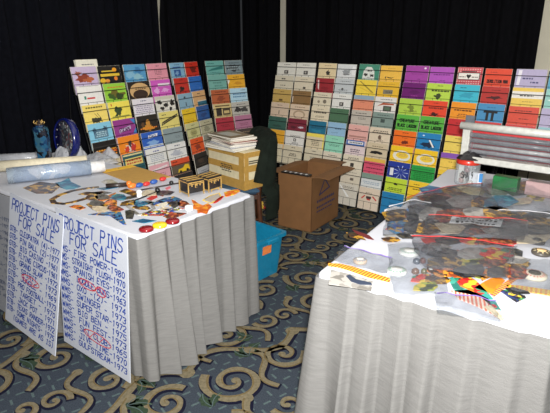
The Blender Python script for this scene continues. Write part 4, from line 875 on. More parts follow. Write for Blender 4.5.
# ------------------------------------------------------------ chair with box, magazines and jacket
ch = Vector((-.385, 3.88)); crz = math.radians(99)       # local +y is the way it faces
e = empty('banquet_chair', (ch.x, ch.y, 0), crz, 'wooden chair with blue seat behind the left table, loaded with a taped box', 'chair')
wood = mat('dark_brown_wood', (74, 44, 28), .4, coat=.2, var=.25, scale=20); blue_up = mat('slate_blue_upholstery', (52, 82, 106), .8, var=.15, bump=.2)
mb = MB(); mb.box((0, .0, .44), (.50, .48, .06), blue_up, bev=.022); mb.build('seat', e)
mb = MB()
for s in (-1, 1): mb.box((s*.235, 0, .393), (.03, .46, .034), wood)
mb.box((0, .225, .393), (.44, .03, .034), wood); mb.box((0, -.225, .393), (.44, .03, .034), wood); mb.build('seat_frame', e)
for sx in (-1, 1):
    mb = MB(); mb.tube([(sx*.225, .215, 0), (sx*.22, .215, .2), (sx*.225, .215, .376)], [.016, .02, .022], wood, 8); mb.build('leg', e)
    mb = MB(); mb.tube([(sx*.225, -.29, 0), (sx*.222, -.235, .2), (sx*.225, -.225, .42), (sx*.225, -.25, .62), (sx*.225, -.285, .83)], [.016, .02, .022, .018, .016], wood, 8); mb.build('leg', e)
mb = MB()
for s in (-1, 1): mb.tube([(s*.222, .21, .2), (s*.222, -.235, .2)], .011, wood, 6)
mb.build('stretcher', e)
M = Matrix.Translation((0, -.272, .66))@Matrix.Rotation(math.radians(12), 4, 'X')
mb = MB(); mb.box((0, 0, 0), (.42, .035, .3), blue_up, M, bev=.012); mb.build('backrest', e)
# jacket draped over the backrest: an arch of cloth with folds
jk = mat('dark_green_jacket_cloth', (24, 31, 25), .9, var=.25, scale=18, bump=.35, bscale=120, spec=.15)
R = Matrix.Translation((ch.x, ch.y, 0))@Matrix.Rotation(crz, 4, 'Z')
def jacket(u, v):
    s = (u-.5)*2                          # -1 seat side, 1 outside
    wv = (v-.5)*.56
    drop = .3 if s < 0 else .6
    top = .875-.02*abs(v-.5)*2
    a = abs(s)
    if a < .22: yy = s/.22*.068; z = top-.03*(a/.22)**2
    else:
        k = (a-.22)/.78; yy = math.copysign(.068+.025*math.sin(k*2.6), s); z = top-.03-drop*k
    f = .02*math.sin(v*17+s*1.5)+.012*math.sin(v*31+s*4)
    yy += f*(.3+.9*a)+(.022 if s > 0 else .01)*a
    yb = -.272-(z-.66)*.2 if z > .45 else -.262
    if s > 0 and z < .45: yb = -.27
    k = min(1, v/.16); yy *= (k*(2-k))
    return ((wv-.03)*(1+.12*(1-z))+.02*math.sin(z*9), yb-yy, z)
mb = MB(); mb.grid(jacket, 46, 30, jk, M=R)
tag(mb.build('jacket'), 'dark green jacket draped over the chair back', 'jacket')
# taped box on the seat
buff = mat('buff_cardboard', (220, 208, 172), .7, var=.08, scale=30); tape = mat('brown_packing_tape', (188, 148, 76), .25, coat=.5, var=.1); prt = mat('black_box_print', (60, 52, 44), .7)
A, B = Vector((-.54, 3.90)), Vector((-.225, 3.565)); X = (B-A).normalized(); W, Dp, Hh = .44, .18, .285
Y = Vector((-X.y, X.x)); c = B-X*W/2+Y*Dp/2; zb = .4715
e = empty('taped_box', (c.x, c.y, zb), math.atan2(X.y, X.x), 'buff cardboard box banded with brown tape, on the chair seat', 'box')
mb = MB(); mb.box((0, 0, Hh/2), (W, Dp, Hh), buff, bev=.004); mb.build('box_body', e)
mb = MB(); t = .0012
for z0, z1 in ((.004, .075), (.135, .185), (.245, .284)):
    mb.box((0, -Dp/2-t/2, (z0+z1)/2), (W+.002, t, z1-z0), tape); mb.box((W/2+t/2, 0, (z0+z1)/2), (t, Dp, z1-z0), tape)
mb.box((W/2-.03, -Dp/2-t*1.6, Hh/2), (.06, t, Hh-.004), tape); mb.box((W/2+t*1.6, -Dp/2+.02, Hh/2), (t, .04, Hh-.004), tape); mb.build('tape', e)
mb = MB(); M = frame((0, -Dp/2-.003, 0), (1, 0, 0), (0, 0, 1), (0, -1, 0)); r = random.Random(2)
for k, (x0, x1, z) in enumerate(((-.06, .075, .165), (-.05, .09, .15), (-.07, .05, .135), (-.05, .06, .12))):
    x = x0
    while x < x1: e_ = x+r.uniform(.012, .03); mb.flat([(x, z-.004), (e_, z-.004), (e_, z+.004), (x, z+.004)], 0, prt, M); x = e_+.006
M2 = frame((W/2+.0035, 0, 0), (0, 1, 0), (0, 0, 1), (1, 0, 0))
for z in (.2, .215): mb.flat([(-.05, z-.004), (.06, z-.004), (.06, z+.004), (-.05, z+.004)], 0, prt, M2)
mb.build('print', e)
mags = [((150, 140, 120), 'grey'), ((226, 222, 212), 'white'), ((70, 96, 150), 'blue-edged'), ((222, 216, 206), 'off-white'), ((206, 200, 190), 'pale grey'), ((150, 60, 50), 'red'), ((176, 160, 130), 'tan'), ((196, 190, 176), 'stone'), ((120, 104, 84), 'brown')]
r = random.Random(6); z = zb+Hh+.0005; posn = ['at the bottom of the stack on the taped box', 'second from bottom of the stack on the taped box', 'third from bottom in the stack', 'fourth from bottom in the stack', 'middle of the stack on the taped box', 'fourth from top of the stack', 'third from top of the stack', 'second from top of the stack', 'topmost on the stack on the taped box']
for k, (cc, nm) in enumerate(mags):
    h = r.choice((.008, .011, .014)); mb = MB(); sx, sy = r.uniform(.28, .34), r.uniform(.21, .225)
    mb.box((0, 0, h/2), (sx-.004, sy-.004, h-.002), colmat((226, 222, 210), .8, 0, 'paper')); mb.box((0, 0, h-.0006), (sx, sy, .0012), colmat(cc)); mb.box((0, 0, .0006), (sx, sy, .0012), colmat(cc)); mb.box((0, sy/2-.001, h/2), (sx, .002, h), colmat(cc))
    if k == 8: mb.flat([(-.1, -.06), (.08, -.06), (.08, .05), (-.1, .05)], h+.0003, colmat((170, 168, 160)))
    o = mb.build('magazine', loc=(c.x+r.uniform(-.03, .03)-.02, c.y+r.uniform(-.015, .015), z), rot=(0, 0, math.atan2(X.y, X.x)+r.uniform(-.22, .22)))
    tag(o, '%s magazine %s' % (nm, posn[k]), 'magazine', 'magazines stacked on the taped box'); z += h+.0006
# blue tote
teal = mat('teal_translucent_plastic', (22, 120, 156), .3, coat=.3, var=.08); stk = mat('orange_sticker', (226, 130, 70), .5)
e = empty('storage_tote', (-.19, 3.225, 0), math.radians(-43), 'open teal plastic storage tote tucked behind the left table end', 'tote')
def tote():
    mb = MB(); w0, d0, w1, d1, h, t = .19, .115, .22, .14, .295, .006
    L = [(w0, d0, .0), (w1, d1, h), (w1+.014, d1+.014, h), (w1+.014, d1+.014, h-.02), (w1+.017, d1+.017, h-.02), (w1+.017, d1+.017, h+.004), (w1-t, d1-t, h+.004), (w0-t, d0-t, .006)]
    P = [rrect(a, b, .03, 5) for a, b, _ in L]; n = len(P[0]); vs_ = [(*p, L[i][2]) for i, q in enumerate(P) for p in q]; f = [tuple(range(n-1, -1, -1))]
    for j in range(len(L)-1):
        for k in range(n): f.append((j*n+k, j*n+(k+1) % n, (j+1)*n+(k+1) % n, (j+1)*n+k))
    f.append(tuple(range((len(L)-1)*n, len(L)*n))); mb.add(vs_, f, teal); return mb
tote().build('tub', e)
mb = MB()
for s in (-1, 1): mb.box((s*.243, 0, .275), (.016, .1, .03), teal, bev=.004)
mb.build('handle', e)
mb = MB(); M = Matrix.Translation((.2155, -.03, .215))@Matrix.Rotation(math.radians(5.8), 4, 'Y'); mb.box((0, 0, 0), (.002, .08, .06), stk, M); mb.build('sticker', e)
# open brown carton
kraft = mat('brown_kraft_cardboard', (124, 86, 50), .75, var=.08, scale=14); kin = mat('kraft_inside', (100, 70, 42), .8, var=.06); navy = mat('navy_box_print', (40, 44, 90), .7)
A, F, C = Vector((.028, 4.105)), Vector((.302, 3.925)), None
X = (F-A); W = X.length; X.normalize(); Y = Vector((-X.y, X.x)); Dp, Hh = .50, .475; c = F-X*W/2+Y*Dp/2
e = empty('carton', (c.x, c.y, 0), math.atan2(X.y, X.x), 'open brown carton with navy triangle mark standing on the carpet', 'box')
mb = MB(); t = .004
for s in (-1, 1):
    mb.box((s*(W/2-t/2), 0, Hh/2), (t, Dp, Hh), kraft); mb.box((0, s*(Dp/2-t/2), Hh/2), (W, t, Hh), kraft)
mb.box((0, 0, .003), (W, Dp, .005), kin); mb.build('carton_body', e)
def flap(M, w, l, m=kraft):
    mb = MB(); mb.add([(-w/2, 0, 0), (w/2, 0, 0), (w/2*.985, l*.5, .004), (w/2*.97, l, -.006), (-w/2*.97, l, -.006), (-w/2*.985, l*.5, .004)]+[(-w/2, 0, .004), (w/2, 0, .004), (w/2*.985, l*.5, .008), (w/2*.97, l, -.002), (-w/2*.97, l, -.002), (-w/2*.985, l*.5, .008)],
        [(5, 4, 3, 2), (5, 2, 1, 0), (6, 7, 8, 11), (11, 8, 9, 10), (0, 1, 7, 6), (1, 2, 8, 7), (2, 3, 9, 8), (3, 4, 10, 9), (4, 5, 11, 10), (5, 0, 6, 11)], m, False, M); return mb.build('flap', e)
def fl(side, ang, w, l):   # hinge on one rim edge; ang above horizontal
    rot = {'f': PI, 'b': 0, 'r': -PI/2, 'l': PI/2}[side]; off = {'f': (0, -Dp/2), 'b': (0, Dp/2), 'r': (W/2, 0), 'l': (-W/2, 0)}[side]
    return flap(Matrix.Translation((off[0], off[1], Hh))@Matrix.Rotation(rot, 4, 'Z')@Matrix.Rotation(math.radians(ang), 4, 'X'), w, l)
fl('l', -4, Dp, .13); fl('r', 2, Dp, .15); fl('b', 4, W, .15); fl('f', 196, W, .12)
mb = MB(); M = frame((W/2+.0012, 0, 0), (0, 1, 0), (0, 0, 1), (1, 0, 0)); r = random.Random(4)
tri = [(-.12, .3), (.06, .33), (-.03, .42)]
for k in range(3):
    a, b = Vector(tri[k]), Vector(tri[(k+1) % 3]); d = (b-a).normalized()*.006; mb.ribbon([a-d, b+d], .013, .0006, navy, M)
for z, x1, hh in ((.235, .14, .022), (.185, .16, .017), (.15, .12, .013)):
    x = -.16
    while x < x1: g = x+r.uniform(.016, .032); mb.flat([(x, z), (g, z), (g, z+hh), (x, z+hh)], 0, navy, M); x = g+.01
mb.build('navy_print', e)
# black strip lying over the carton rim
x0 = c-X*W*.32-Y*(Dp*.2); mb = MB(); mb.box((0, 0, .006), (.27, .06, .012), bkm, bev=.004)
for k in range(5): mb.box((-.1+.05*k, -.006, .0126), (.016, .022, .0016), whm)
p = c-Y*(Dp/2-.022); M_ = mb.build('connector_strip', loc=(p.x, p.y, Hh+.006), rot=(0, 0, math.atan2(X.y, X.x)))
tag(M_, 'black strip with white squares resting on the front carton rim', 'strip')
# crumpled wrapper on the floor
x, y = at(262, 207, 0)
o = crumple(262, 207, .16, .12, .07, .3, 'crumpled red and yellow wrapper on the carpet under the chair', 31, patch_mat('wrapper_print', [(150, 40, 34), (196, 160, 50), (90, 30, 30), (60, 50, 46)], 26), 0, 'wrapper', 'wrapper'); del o['group']
# ------------------------------------------------------------ right table: clear bags and their contents
film = film_mat('clear_bag_film', (112, 114, 120), .17, .1); film2 = film_mat('clear_bag_film_thick', (96, 97, 102), .26, .12)
sealr = mat('red_zip_seal', (206, 44, 44), .4); sealp = mat('purple_zip_seal', (120, 96, 176), .4); sealw = mat('white_zip_seal', (226, 226, 230), .4)
labm = mat('white_write_on_label', (150, 152, 156), .5); inkk = mat('black_marker_ink', (30, 30, 34), .5)
def bag(px, base, bulge, label, seal=None, seed=0, m=film, scr=False, edge=0):
    """thin closed pillow of film over four corner spots (px: back-left, back-right, front-right, front-left)"""
    P = [Vector(at(a, b, base)) for a, b in px]; c = sum(P, Vector((0, 0)))/4; P = [p-c for p in P]
    o = Vector((seed*7.3, seed*3.1, seed)); e = empty('zip_bag', (c.x, c.y, base), 0, label, 'plastic bag', 'clear zip bags on the right table')
    def q(u, v): return (P[0]*(1-u)+P[1]*u)*(1-v)+(P[3]*(1-u)+P[2]*u)*v
    def top(u, v):
        p = q(u, v); b = (math.sin(PI*u)*math.sin(PI*v)); k = max(b, 0)**.55
        n1 = noise.noise(Vector((p.x*9, p.y*9, 0))+o); n2 = noise.noise(Vector((p.x*24, p.y*30, 5))+o); n3 = abs(noise.noise(Vector((p.x*8, p.y*15, 9))+o))
        z = k*(bulge*(.8+.5*n1)+.0045*n2+.016*n3)+.0012
        p = p+Vector((noise.noise(Vector((u*5, v*5, 1))+o), noise.noise(Vector((u*5, v*5, 7))+o)))*.012
        return (p.x, p.y, max(z, .0012))
    mb = MB(); mb.grid(top, 40, 34, m, False); n = len(mb.v)
    ring = [i for i in range(40)]+[j*40+39 for j in range(1, 34)]+[33*40+i for i in range(38, -1, -1)]+[j*40 for j in range(32, 0, -1)]
    mb.add([(mb.v[i][0], mb.v[i][1], .0004) for i in ring], [tuple(range(len(ring)-1, -1, -1))], m)
    mb.build('film', e)
    if seal is not None:
        mb = MB(); L = []
        for i in range(25):
            u = i/24; t = Vector(top(.02+.96*u, .06)); d = Vector(top(.02+.96*u, .085)); L.append((t+Vector((0, 0, .0022)), d+Vector((0, 0, .0022)), t+Vector((0, 0, .0042)), d+Vector((0, 0, .0042))))
        mb.add([tuple(p) for t in L for p in t], [f for i in range(24) for f in ((4*i+2, 4*i+3, 4*i+7, 4*i+6), (4*i, 4*i+4, 4*i+5, 4*i+1), (4*i, 4*i+2, 4*i+6, 4*i+4), (4*i+1, 4*i+5, 4*i+7, 4*i+3))], seal); mb.build('zip_seal', e)
        mb = MB(); mb.add([(*tuple(Vector(top(.02+.96*i/24, v))+Vector((0, 0, .002))),) for i in range(25) for v in (.015, .05)], [(2*i, 2*i+1, 2*i+3, 2*i+2) for i in range(24)], sealw); mb.build('bag_lip', e)
    if scr:
        mb = MB(); r = random.Random(seed); mb.add([(*tuple(Vector(top(.25+.5*i/12, v))+Vector((0, 0, .002))),) for i in range(13) for v in (.22, .62)], [(2*i, 2*i+1, 2*i+3, 2*i+2) for i in range(12)], labm)
        for row in (.3, .42, .54):
            u = .3
            while u < .7:
                du = r.uniform(.015, .035); a, b_, c_, d_ = [Vector(top(u+x, row+y))+Vector((0, 0, .0032)) for x, y in ((0, -.02), (du, -.035), (du+.006, .02), (.006, .03))]
                mb.add([tuple(a), tuple(b_), tuple(c_), tuple(d_)], [(0, 3, 2, 1)], inkk); u += du+r.uniform(.01, .03)
        mb.build('write_on_label', e)
    return e
G2 = 'loose plastics on the right table'
st_ry = stripe_mat('red_yellow_stripes', (214, 60, 40), (240, 196, 60), 26, .7)
st_oy = stripe_mat('orange_yellow_stripes', (232, 150, 40), (244, 206, 60), 22, .5)
st_py = stripe_mat('pink_yellow_stripes', (196, 40, 90), (238, 196, 60), 22, -.6)
st_or = stripe_mat('orange_white_stripes', (216, 110, 76), (226, 214, 196), 26, .3)
pm_hot = patch_mat('art_hot_mix', [RE, OR, (226, 60, 50), YE, (60, 40, 40), (40, 140, 110)], 34)
pm_grn = patch_mat('art_green_yellow', [(150, 160, 50), (206, 186, 60), (60, 70, 40), (120, 130, 60)], 34)
pm_star = patch_mat('art_speckled_night', [NV, (30, 30, 34), (60, 150, 90), YE, (40, 60, 120), (30, 28, 30)], 70)
def cut2(px, m, label, lift=.0008, th=.002): return cutout(px, m, label, TZ+lift, th, group=G2)
cut2([(328, 263.4), (340, 264), (352, 266.6), (372, 273), (390, 278.4), (390, 282.6), (368, 277.6), (350, 271), (338, 267.6), (328.4, 266.4)], st_ry, 'red and yellow striped curved strip along the near left edge')
cut2([(331, 270), (350, 274.6), (373, 281.6), (371.6, 291), (350, 287.6), (328.6, 284.4)], pm_grey, 'grey printed card under the striped strip at the table edge')
cut2([(346, 276), (350, 275), (356, 279.6), (371, 283), (372, 285), (360, 284.6), (351, 281.6)], colmat((50, 60, 80)), 'dark slate boot-shaped piece lying on the grey printed card', .0035)
cut2([(448, 279), (462, 274), (482, 286), (496, 303), (501, 310.6), (494, 309), (480, 297), (455, 292)], patch_mat('art_teal_edge', [(60, 160, 150), (70, 170, 150), RE, (40, 120, 110)], 22), 'teal-edged pointed cutout at the near edge among bright plastics')
cut2([(452, 275.4), (462, 272.6), (476, 281), (488, 293), (474, 292), (460, 286)], pm_hot, 'fiery red and orange cutout lying on the teal-edged piece', .0035)
cut2([(451, 291), (470, 290), (488, 299), (492, 306), (503.6, 318), (502, 321), (490, 313), (476, 306), (458, 299)], st_or, 'orange and white striped cutout pointing at the near right edge')
cut2([(484, 307), (491, 305.6), (504.4, 318), (502.4, 321.4), (497, 317.4)], pm_cream, 'tan handle-shaped tip on the orange and white cutout', .0035)
cut2([(490, 294), (500, 286), (518, 273.4), (523, 275), (506, 288), (494, 297)], st_py, 'pink and yellow striped slanted strip near the right edge')
cut2([(474, 288), (490, 279), (500, 277), (505, 281), (492, 294)], patch_mat('art_orange_field', [(240, 150, 40), (236, 130, 40), (244, 176, 50)], 24), 'plain orange pointed cutout beside the pink and yellow strip', .0035)
cut2([(506, 285), (520, 286), (551, 290.6), (551, 296), (524, 291.6), (508, 289.4)], st_oy, 'orange and yellow striped straight strip reaching the right frame edge')
cut2([(500, 291), (507, 290), (524.6, 296), (526, 298), (516.6, 302.6), (509, 297.6)], pm_star, 'dark speckled diamond cutout in front of the orange yellow strip')
cut2([(505, 288.4), (513, 287.6), (528, 291.6), (530, 294), (519, 294), (509, 291.6)], colmat(BLK), 'black slim cutout between the speckled diamond and the striped strip', .0035)
cut2([(451, 253), (458, 250), (470, 262), (486, 259), (489, 265), (474, 270), (462, 268)], patch_mat('art_red_star', [(206, 60, 50), (220, 80, 60), (90, 110, 70)], 22), 'red angular cutout inside the bag in the middle of the pile')
cut2([(452, 262), (470, 271), (487, 275), (480, 279), (464, 275)], pm_grn, 'green-edged cutout below the red angular piece in the bag')
cut2([(478, 273), (488, 268), (496, 270), (494, 276), (482, 281)], pm_orange, 'small orange pierced cutout under clear film, centre of near edge')
cut2([(346, 232.6), (362, 236.4), (366, 240.4), (350, 237)], pm_dark, 'dark brown cutout on the paper at the left table edge')
cut2([(352, 229.6), (369, 235.6), (374, 240), (368, 239), (356, 233.4)], colmat((104, 34, 34)), 'dark red thin cutout near the left table edge')
def cap(px, py, r, c1, c2, label, n=14, lift=.0008, hub=(236, 232, 222), grp='round caps on the right table'):
    x, y = at(px, py, TZ); e = empty('bumper_cap', (x, y, TZ+lift), 0, label, 'cap', grp); mb = MB(); base = colmat(c1)
    mb.lathe([(r*.95, 0), (r, .006), (r*.97, .011), (r*.6, .0155), (.001, .017)], base, 36); mb.build('cap_body', e)
    mb = MB(); mm = colmat(c2)
    for k in range(n):
        a0, a1 = 2*PI*(k-.27)/n, 2*PI*(k+.27)/n
        mb.add([(r*.62*math.cos(a0), r*.62*math.sin(a0), .0159), (r*.95*math.cos((a0+a1)/2), r*.95*math.sin((a0+a1)/2), .0128), (r*.62*math.cos(a1), r*.62*math.sin(a1), .0159)], [(0, 1, 2)], mm)
    mb.build('ray_print', e)
    mb = MB(); mb.lathe([(r*.5, .0158), (r*.48, .0178), (.001, .018)], colmat(hub), 24); mb.build('hub', e); return e
cap(360, 262.6, .026, (206, 184, 160), (60, 130, 180), 'beige cap with blue ray print under film near the striped strip')
cap(396.6, 273, .036, (232, 234, 228), (40, 150, 90), 'white cap with green ray print at the front of the pile')
cap(409, 254, .04, (216, 216, 210), (150, 190, 170), 'pale cap with faint rays behind the green and white cap', 16)
cap(534, 277, .042, (232, 222, 196), (206, 40, 50), 'cream cap with red ray print under film at the right edge', 18, hub=(70, 66, 50))
cap(541, 254, .036, (70, 64, 56), (206, 190, 150), 'dark cap with cream stripes behind the red-rayed cap', 10, hub=(216, 180, 130))
cap(537, 243, .03, (60, 56, 50), (200, 186, 150), 'dark cap with cream stripes, hindmost of the right-edge caps', 8, hub=(60, 56, 50))
# loose chips in the big clear bag
r = random.Random(9)
nmz = ['black', 'charcoal', 'dark brown', 'grey', 'slate', 'rust', 'smoky', 'dark grey', 'brown', 'olive', 'pale grey', 'maroon']
cz = [BLK, (50, 50, 54), (66, 48, 38), (130, 128, 126), (70, 78, 88), (130, 64, 46), (90, 84, 84), (74, 72, 74), (104, 72, 52), (96, 92, 60), (184, 182, 176), (100, 34, 40)]
for k in range(12):
    px, py = 416+(k % 4)*7.4+r.uniform(-1, 1), 253+(k//4)*10.5+r.uniform(-1, 1); x, y = at(px, py, TZ); q = r.uniform(.011, .016)
    mb = MB(); mb.lathe([(q*.8, 0), (q, .004), (q*.9, .014), (q*.4, .02), (.001, .021)], colmat(cz[k], .3, .4), 14)
    tag(mb.build('plastic_chip', loc=(x, y, TZ+.0008)), '%s round chip in the clear bag beside the pale cap' % nmz[k], 'plastic chip', 'round chips in the clear bag')
# pieces seen through the other bags
def scatter(cx, cy, wx, wy, items, where, lift=.0008, seed=1, grp=None):
    r = random.Random(seed); n = len(items); cols_ = max(1, round((n*wx/wy*.5)**.5)); rows_ = -(-n//cols_)
    for k, (m, nm) in enumerate(items):
        px = cx+((k % cols_+.5)/cols_-.5)*wx+r.uniform(-2, 2); py = cy+((k//cols_+.5)/rows_-.5)*wy+r.uniform(-.6, .6); a = r.uniform(-.5, .5); L_x, L_y = wx/cols_*(.95 if grp is None else .7), wy/rows_*(.85 if grp is None else .6)
        pts = []
        for t in range(7):
            g = 2*PI*t/7; q = r.uniform(.6, 1.05); X_, Y_ = L_x*q*math.cos(g), L_y*q*math.sin(g); pts.append((px+X_-Y_*a*.5, py+Y_+X_*a*.25))
        cutout(pts, m, nm+' '+where, TZ+lift+(k % 4)*.0024*(grp is None), .002, group=grp or G2)
scatter(408, 220, 34, 22, [(colmat((230, 230, 232)), 'white pointed cutout'), (colmat((70, 120, 180)), 'blue cutout'), (pm_night, 'black and slate cutout'), (colmat((216, 216, 220)), 'silvery cutout'), (colmat(RE), 'red strip'), (pm_cream, 'cream cutout')], 'in the leftmost bag of the pile', seed=4)
scatter(452, 198, 60, 20, [(pm_teal, 'teal curved cutout'), (pm_dark, 'brown cutout'), (colmat((216, 200, 150)), 'straw-coloured sliver'), (pm_red, 'maroon cutout'), (colmat((60, 110, 80)), 'green cutout'), (pm_night, 'dark cutout'), (colmat((40, 110, 150)), 'blue cutout'), (pm_dark, 'brown mottled strip')], 'in the bag just before the lidded jar', seed=5)
scatter(478, 226, 86, 14, [(pm_night, 'dark flat cutout'), (pm_grey, 'grey flat cutout'), (pm_red, 'rust red cutout'), (pm_dark, 'dark brown cutout'), (pm_cream, 'cream cutout'), (pm_night, 'slate cutout')], 'in the bag with the white label', seed=6)
scatter(470, 245, 90, 13, [(colmat((200, 60, 54)), 'red-orange cutout'), (pm_night, 'blackish cutout'), (pm_hot, 'multicoloured cutout'), (pm_red, 'brown-red cutout'), (colmat(RE), 'bright red cutout'), (pm_grey, 'grey cutout')], 'in the bag with the long red seal', seed=7)
scatter(525, 222, 44, 18, [(pm_dark, 'brown speckled cutout'), (pm_night, 'black cutout'), (pm_cream, 'ivory cutout'), (pm_dark, 'brown gold cutout'), (pm_grey, 'pale grey cutout')], 'in the bag at the right frame edge', seed=8)
scatter(430, 212, 40, 12, [(pm_night, 'black irregular cutout'), (pm_grey, 'grey irregular cutout'), (pm_dark, 'dark brown irregular cutout'), (pm_red, 'dark red irregular cutout')], 'where the leftmost bags meet', .004, 11)
scatter(498, 204, 66, 10, [(pm_night, 'black long cutout'), (pm_grey, 'grey long cutout'), (pm_dark, 'brown long cutout'), (pm_cream, 'cream long cutout'), (pm_night, 'slate long cutout')], 'in front of the goggle-shaped loop', .004, 12)
scatter(486, 234, 80, 10, [(pm_night, 'blackish broad cutout'), (pm_red, 'brick broad cutout'), (pm_grey, 'grey broad cutout'), (pm_dark, 'umber broad cutout'), (pm_night, 'charcoal broad cutout')], 'between the two red-sealed bags', .006, 13)
scatter(500, 256, 40, 14, [(pm_orange, 'orange-brown cutout'), (pm_night, 'blue-black cutout'), (pm_dark, 'brown-gold cutout'), (pm_grey, 'ash grey cutout')], 'left of the striped dark caps', .004, 14)
scatter(432, 284, 34, 14, [(pm_hot, 'fiery multicoloured cutout'), (pm_dark, 'brown and gold cutout'), (pm_grn, 'green-yellow cutout')], 'under the front of the puffy chip bag', .0008, 15)
scatter(400, 238, 26, 8, [(pm_grey, 'pale grey flat cutout'), (pm_night, 'black flat cutout'), (pm_dark, 'brown flat cutout')], 'behind the puffy chip bag', .0008, 16)
scatter(516, 188, 60, 10, [(pm_grey, 'misty grey cutout'), (pm_night, 'inky cutout'), (pm_dark, 'walnut brown cutout')], 'behind the goggle-shaped loop', .0008, 17)
scatter(424, 222, 70, 22, [(pm_dark, 'brown layered cutout'), (pm_night, 'black layered cutout'), (pm_grey, 'grey layered cutout'), (pm_red, 'brick red layered cutout'), (pm_blue, 'blue layered cutout'), (pm_night, 'slate layered cutout'), (pm_dark, 'umber layered cutout'), (pm_cream, 'cream layered cutout')], 'low in the left half of the pile', .011, 31)
scatter(470, 208, 80, 20, [(pm_night, 'black wedge'), (pm_grey, 'grey wedge'), (pm_dark, 'brown wedge'), (pm_teal, 'teal wedge'), (pm_night, 'slate wedge'), (pm_red, 'maroon wedge'), (pm_grey, 'ashen wedge'), (pm_dark, 'umber wedge')], 'low in the back of the pile', .011, 32)
scatter(524, 230, 50, 26, [(pm_night, 'black slab'), (pm_dark, 'brown slab'), (pm_grey, 'grey slab'), (pm_night, 'slate slab'), (pm_red, 'maroon slab'), (pm_cream, 'cream slab')], 'under the bag at the right frame edge', .011, 33)
scatter(470, 262, 70, 26, [(pm_night, 'black shard'), (pm_grey, 'grey shard'), (pm_hot, 'fiery shard'), (pm_dark, 'brown shard'), (pm_grn, 'green-yellow shard'), (pm_red, 'maroon shard'), (pm_orange, 'orange shard'), (pm_night, 'slate shard')], 'under the large red-sealed bag', .011, 34)
scatter(508, 268, 36, 18, [(pm_hot, 'fiery splinter'), (pm_dark, 'brown splinter'), (pm_night, 'black splinter'), (pm_red, 'maroon splinter')], 'left of the red-rayed cap', .006, 35)
# green and yellow goggle-shaped plastic
band([(500, 187), (508, 184.4), (520, 185), (529, 189.6), (524, 194.6), (512, 194.4), (504, 191.4)], .018, pm_grn, 'green and yellow goggle-shaped loop under film at the back right', closed=True, group=G2)
cut2([(526, 196), (534, 194), (545, 198), (543, 201.4), (530, 200.6)], pm_grn, 'green and yellow tail-shaped cutout right of the goggle loop')
GL_ = 'loose cut plastic pieces'
scatter(120, 206, 56, 12, [(pm_night, 'small black sliver'), (pm_orange, 'small orange sliver'), (pm_dark, 'small brown sliver'), (pm_teal, 'small teal sliver'), (pm_cream, 'small cream sliver'), (pm_red, 'small maroon sliver')], 'between the blue triangle and the orange strip', .0036, 21, GL_)
scatter(150, 206, 30, 8, [(pm_night, 'little black cutout'), (pm_blue, 'little blue cutout'), (pm_dark, 'little brown cutout')], 'inside the grey open frame piece', .0008, 22, GL_)
scatter(104, 197, 40, 6, [(pm_dark, 'curved brown bit'), (pm_night, 'curved black bit'), (pm_teal, 'curved teal bit')], 'near the opening of the C-shaped piece', .0036, 23, GL_)
scatter(178, 204, 18, 7, [(pm_night, 'tiny black cutout'), (pm_red, 'tiny red-brown cutout')], 'in front of the left black case', .0036, 24, GL_)
scatter(150, 193, 44, 6, [(pm_dark, 'narrow brown cutout'), (pm_cream, 'narrow cream cutout'), (pm_night, 'narrow black cutout')], 'behind the long knob-ended rods', .0036, 25, GL_)
# the bags themselves, lowest first
B1 = TZ+.0125
bag([(343, 246), (392, 258), (388, 274), (333, 261)], TZ+.019, .006, 'flat clear bag with purple seal at the left table edge', sealp, 1)
bag([(386, 244), (440, 242), (450, 292), (394, 296)], TZ+.023, .032, 'puffy clear bag of round chips and two caps at the near edge', None, 2)
bag([(388, 206), (432, 202), (434, 232), (382, 236)], B1+.003, .045, 'leftmost bag of the pile, clear with white and blue pieces', sealw, 3)
bag([(404, 198), (482, 183), (500, 206), (424, 222)], B1+.004, .06, 'clear bag with red edge just before the lidded jar', sealr, 4, film2)
bag([(482, 179), (551, 184), (556, 214), (478, 206)], B1+.004, .06, 'clear bag over the green and yellow goggle-shaped piece', None, 5)
bag([(496, 210), (556, 216), (560, 250), (500, 238)], B1+.006, .05, 'clear bag at the right frame edge behind the caps', sealw, 6, film2)
bag([(428, 215), (530, 221), (524, 240), (420, 235)], TZ+.05, .024, 'grey-looking clear bag with white label and red seal', sealr, 7, film2, True)
bag([(408, 235), (516, 246), (506, 279), (424, 268)], TZ+.034, .034, 'large clear bag with a long red seal across the middle of the pile', sealr, 8, film2)
bag([(512, 258), (556, 260), (562, 297), (510, 290)], TZ+.021, .012, 'clear bag over the red-rayed cap at the right edge', None, 9)
bag([(434, 292), (496, 300), (500, 323), (437, 313)], TZ+.0065, .004, 'flat empty clear bag with purple seal at the near edge', sealp, 10)
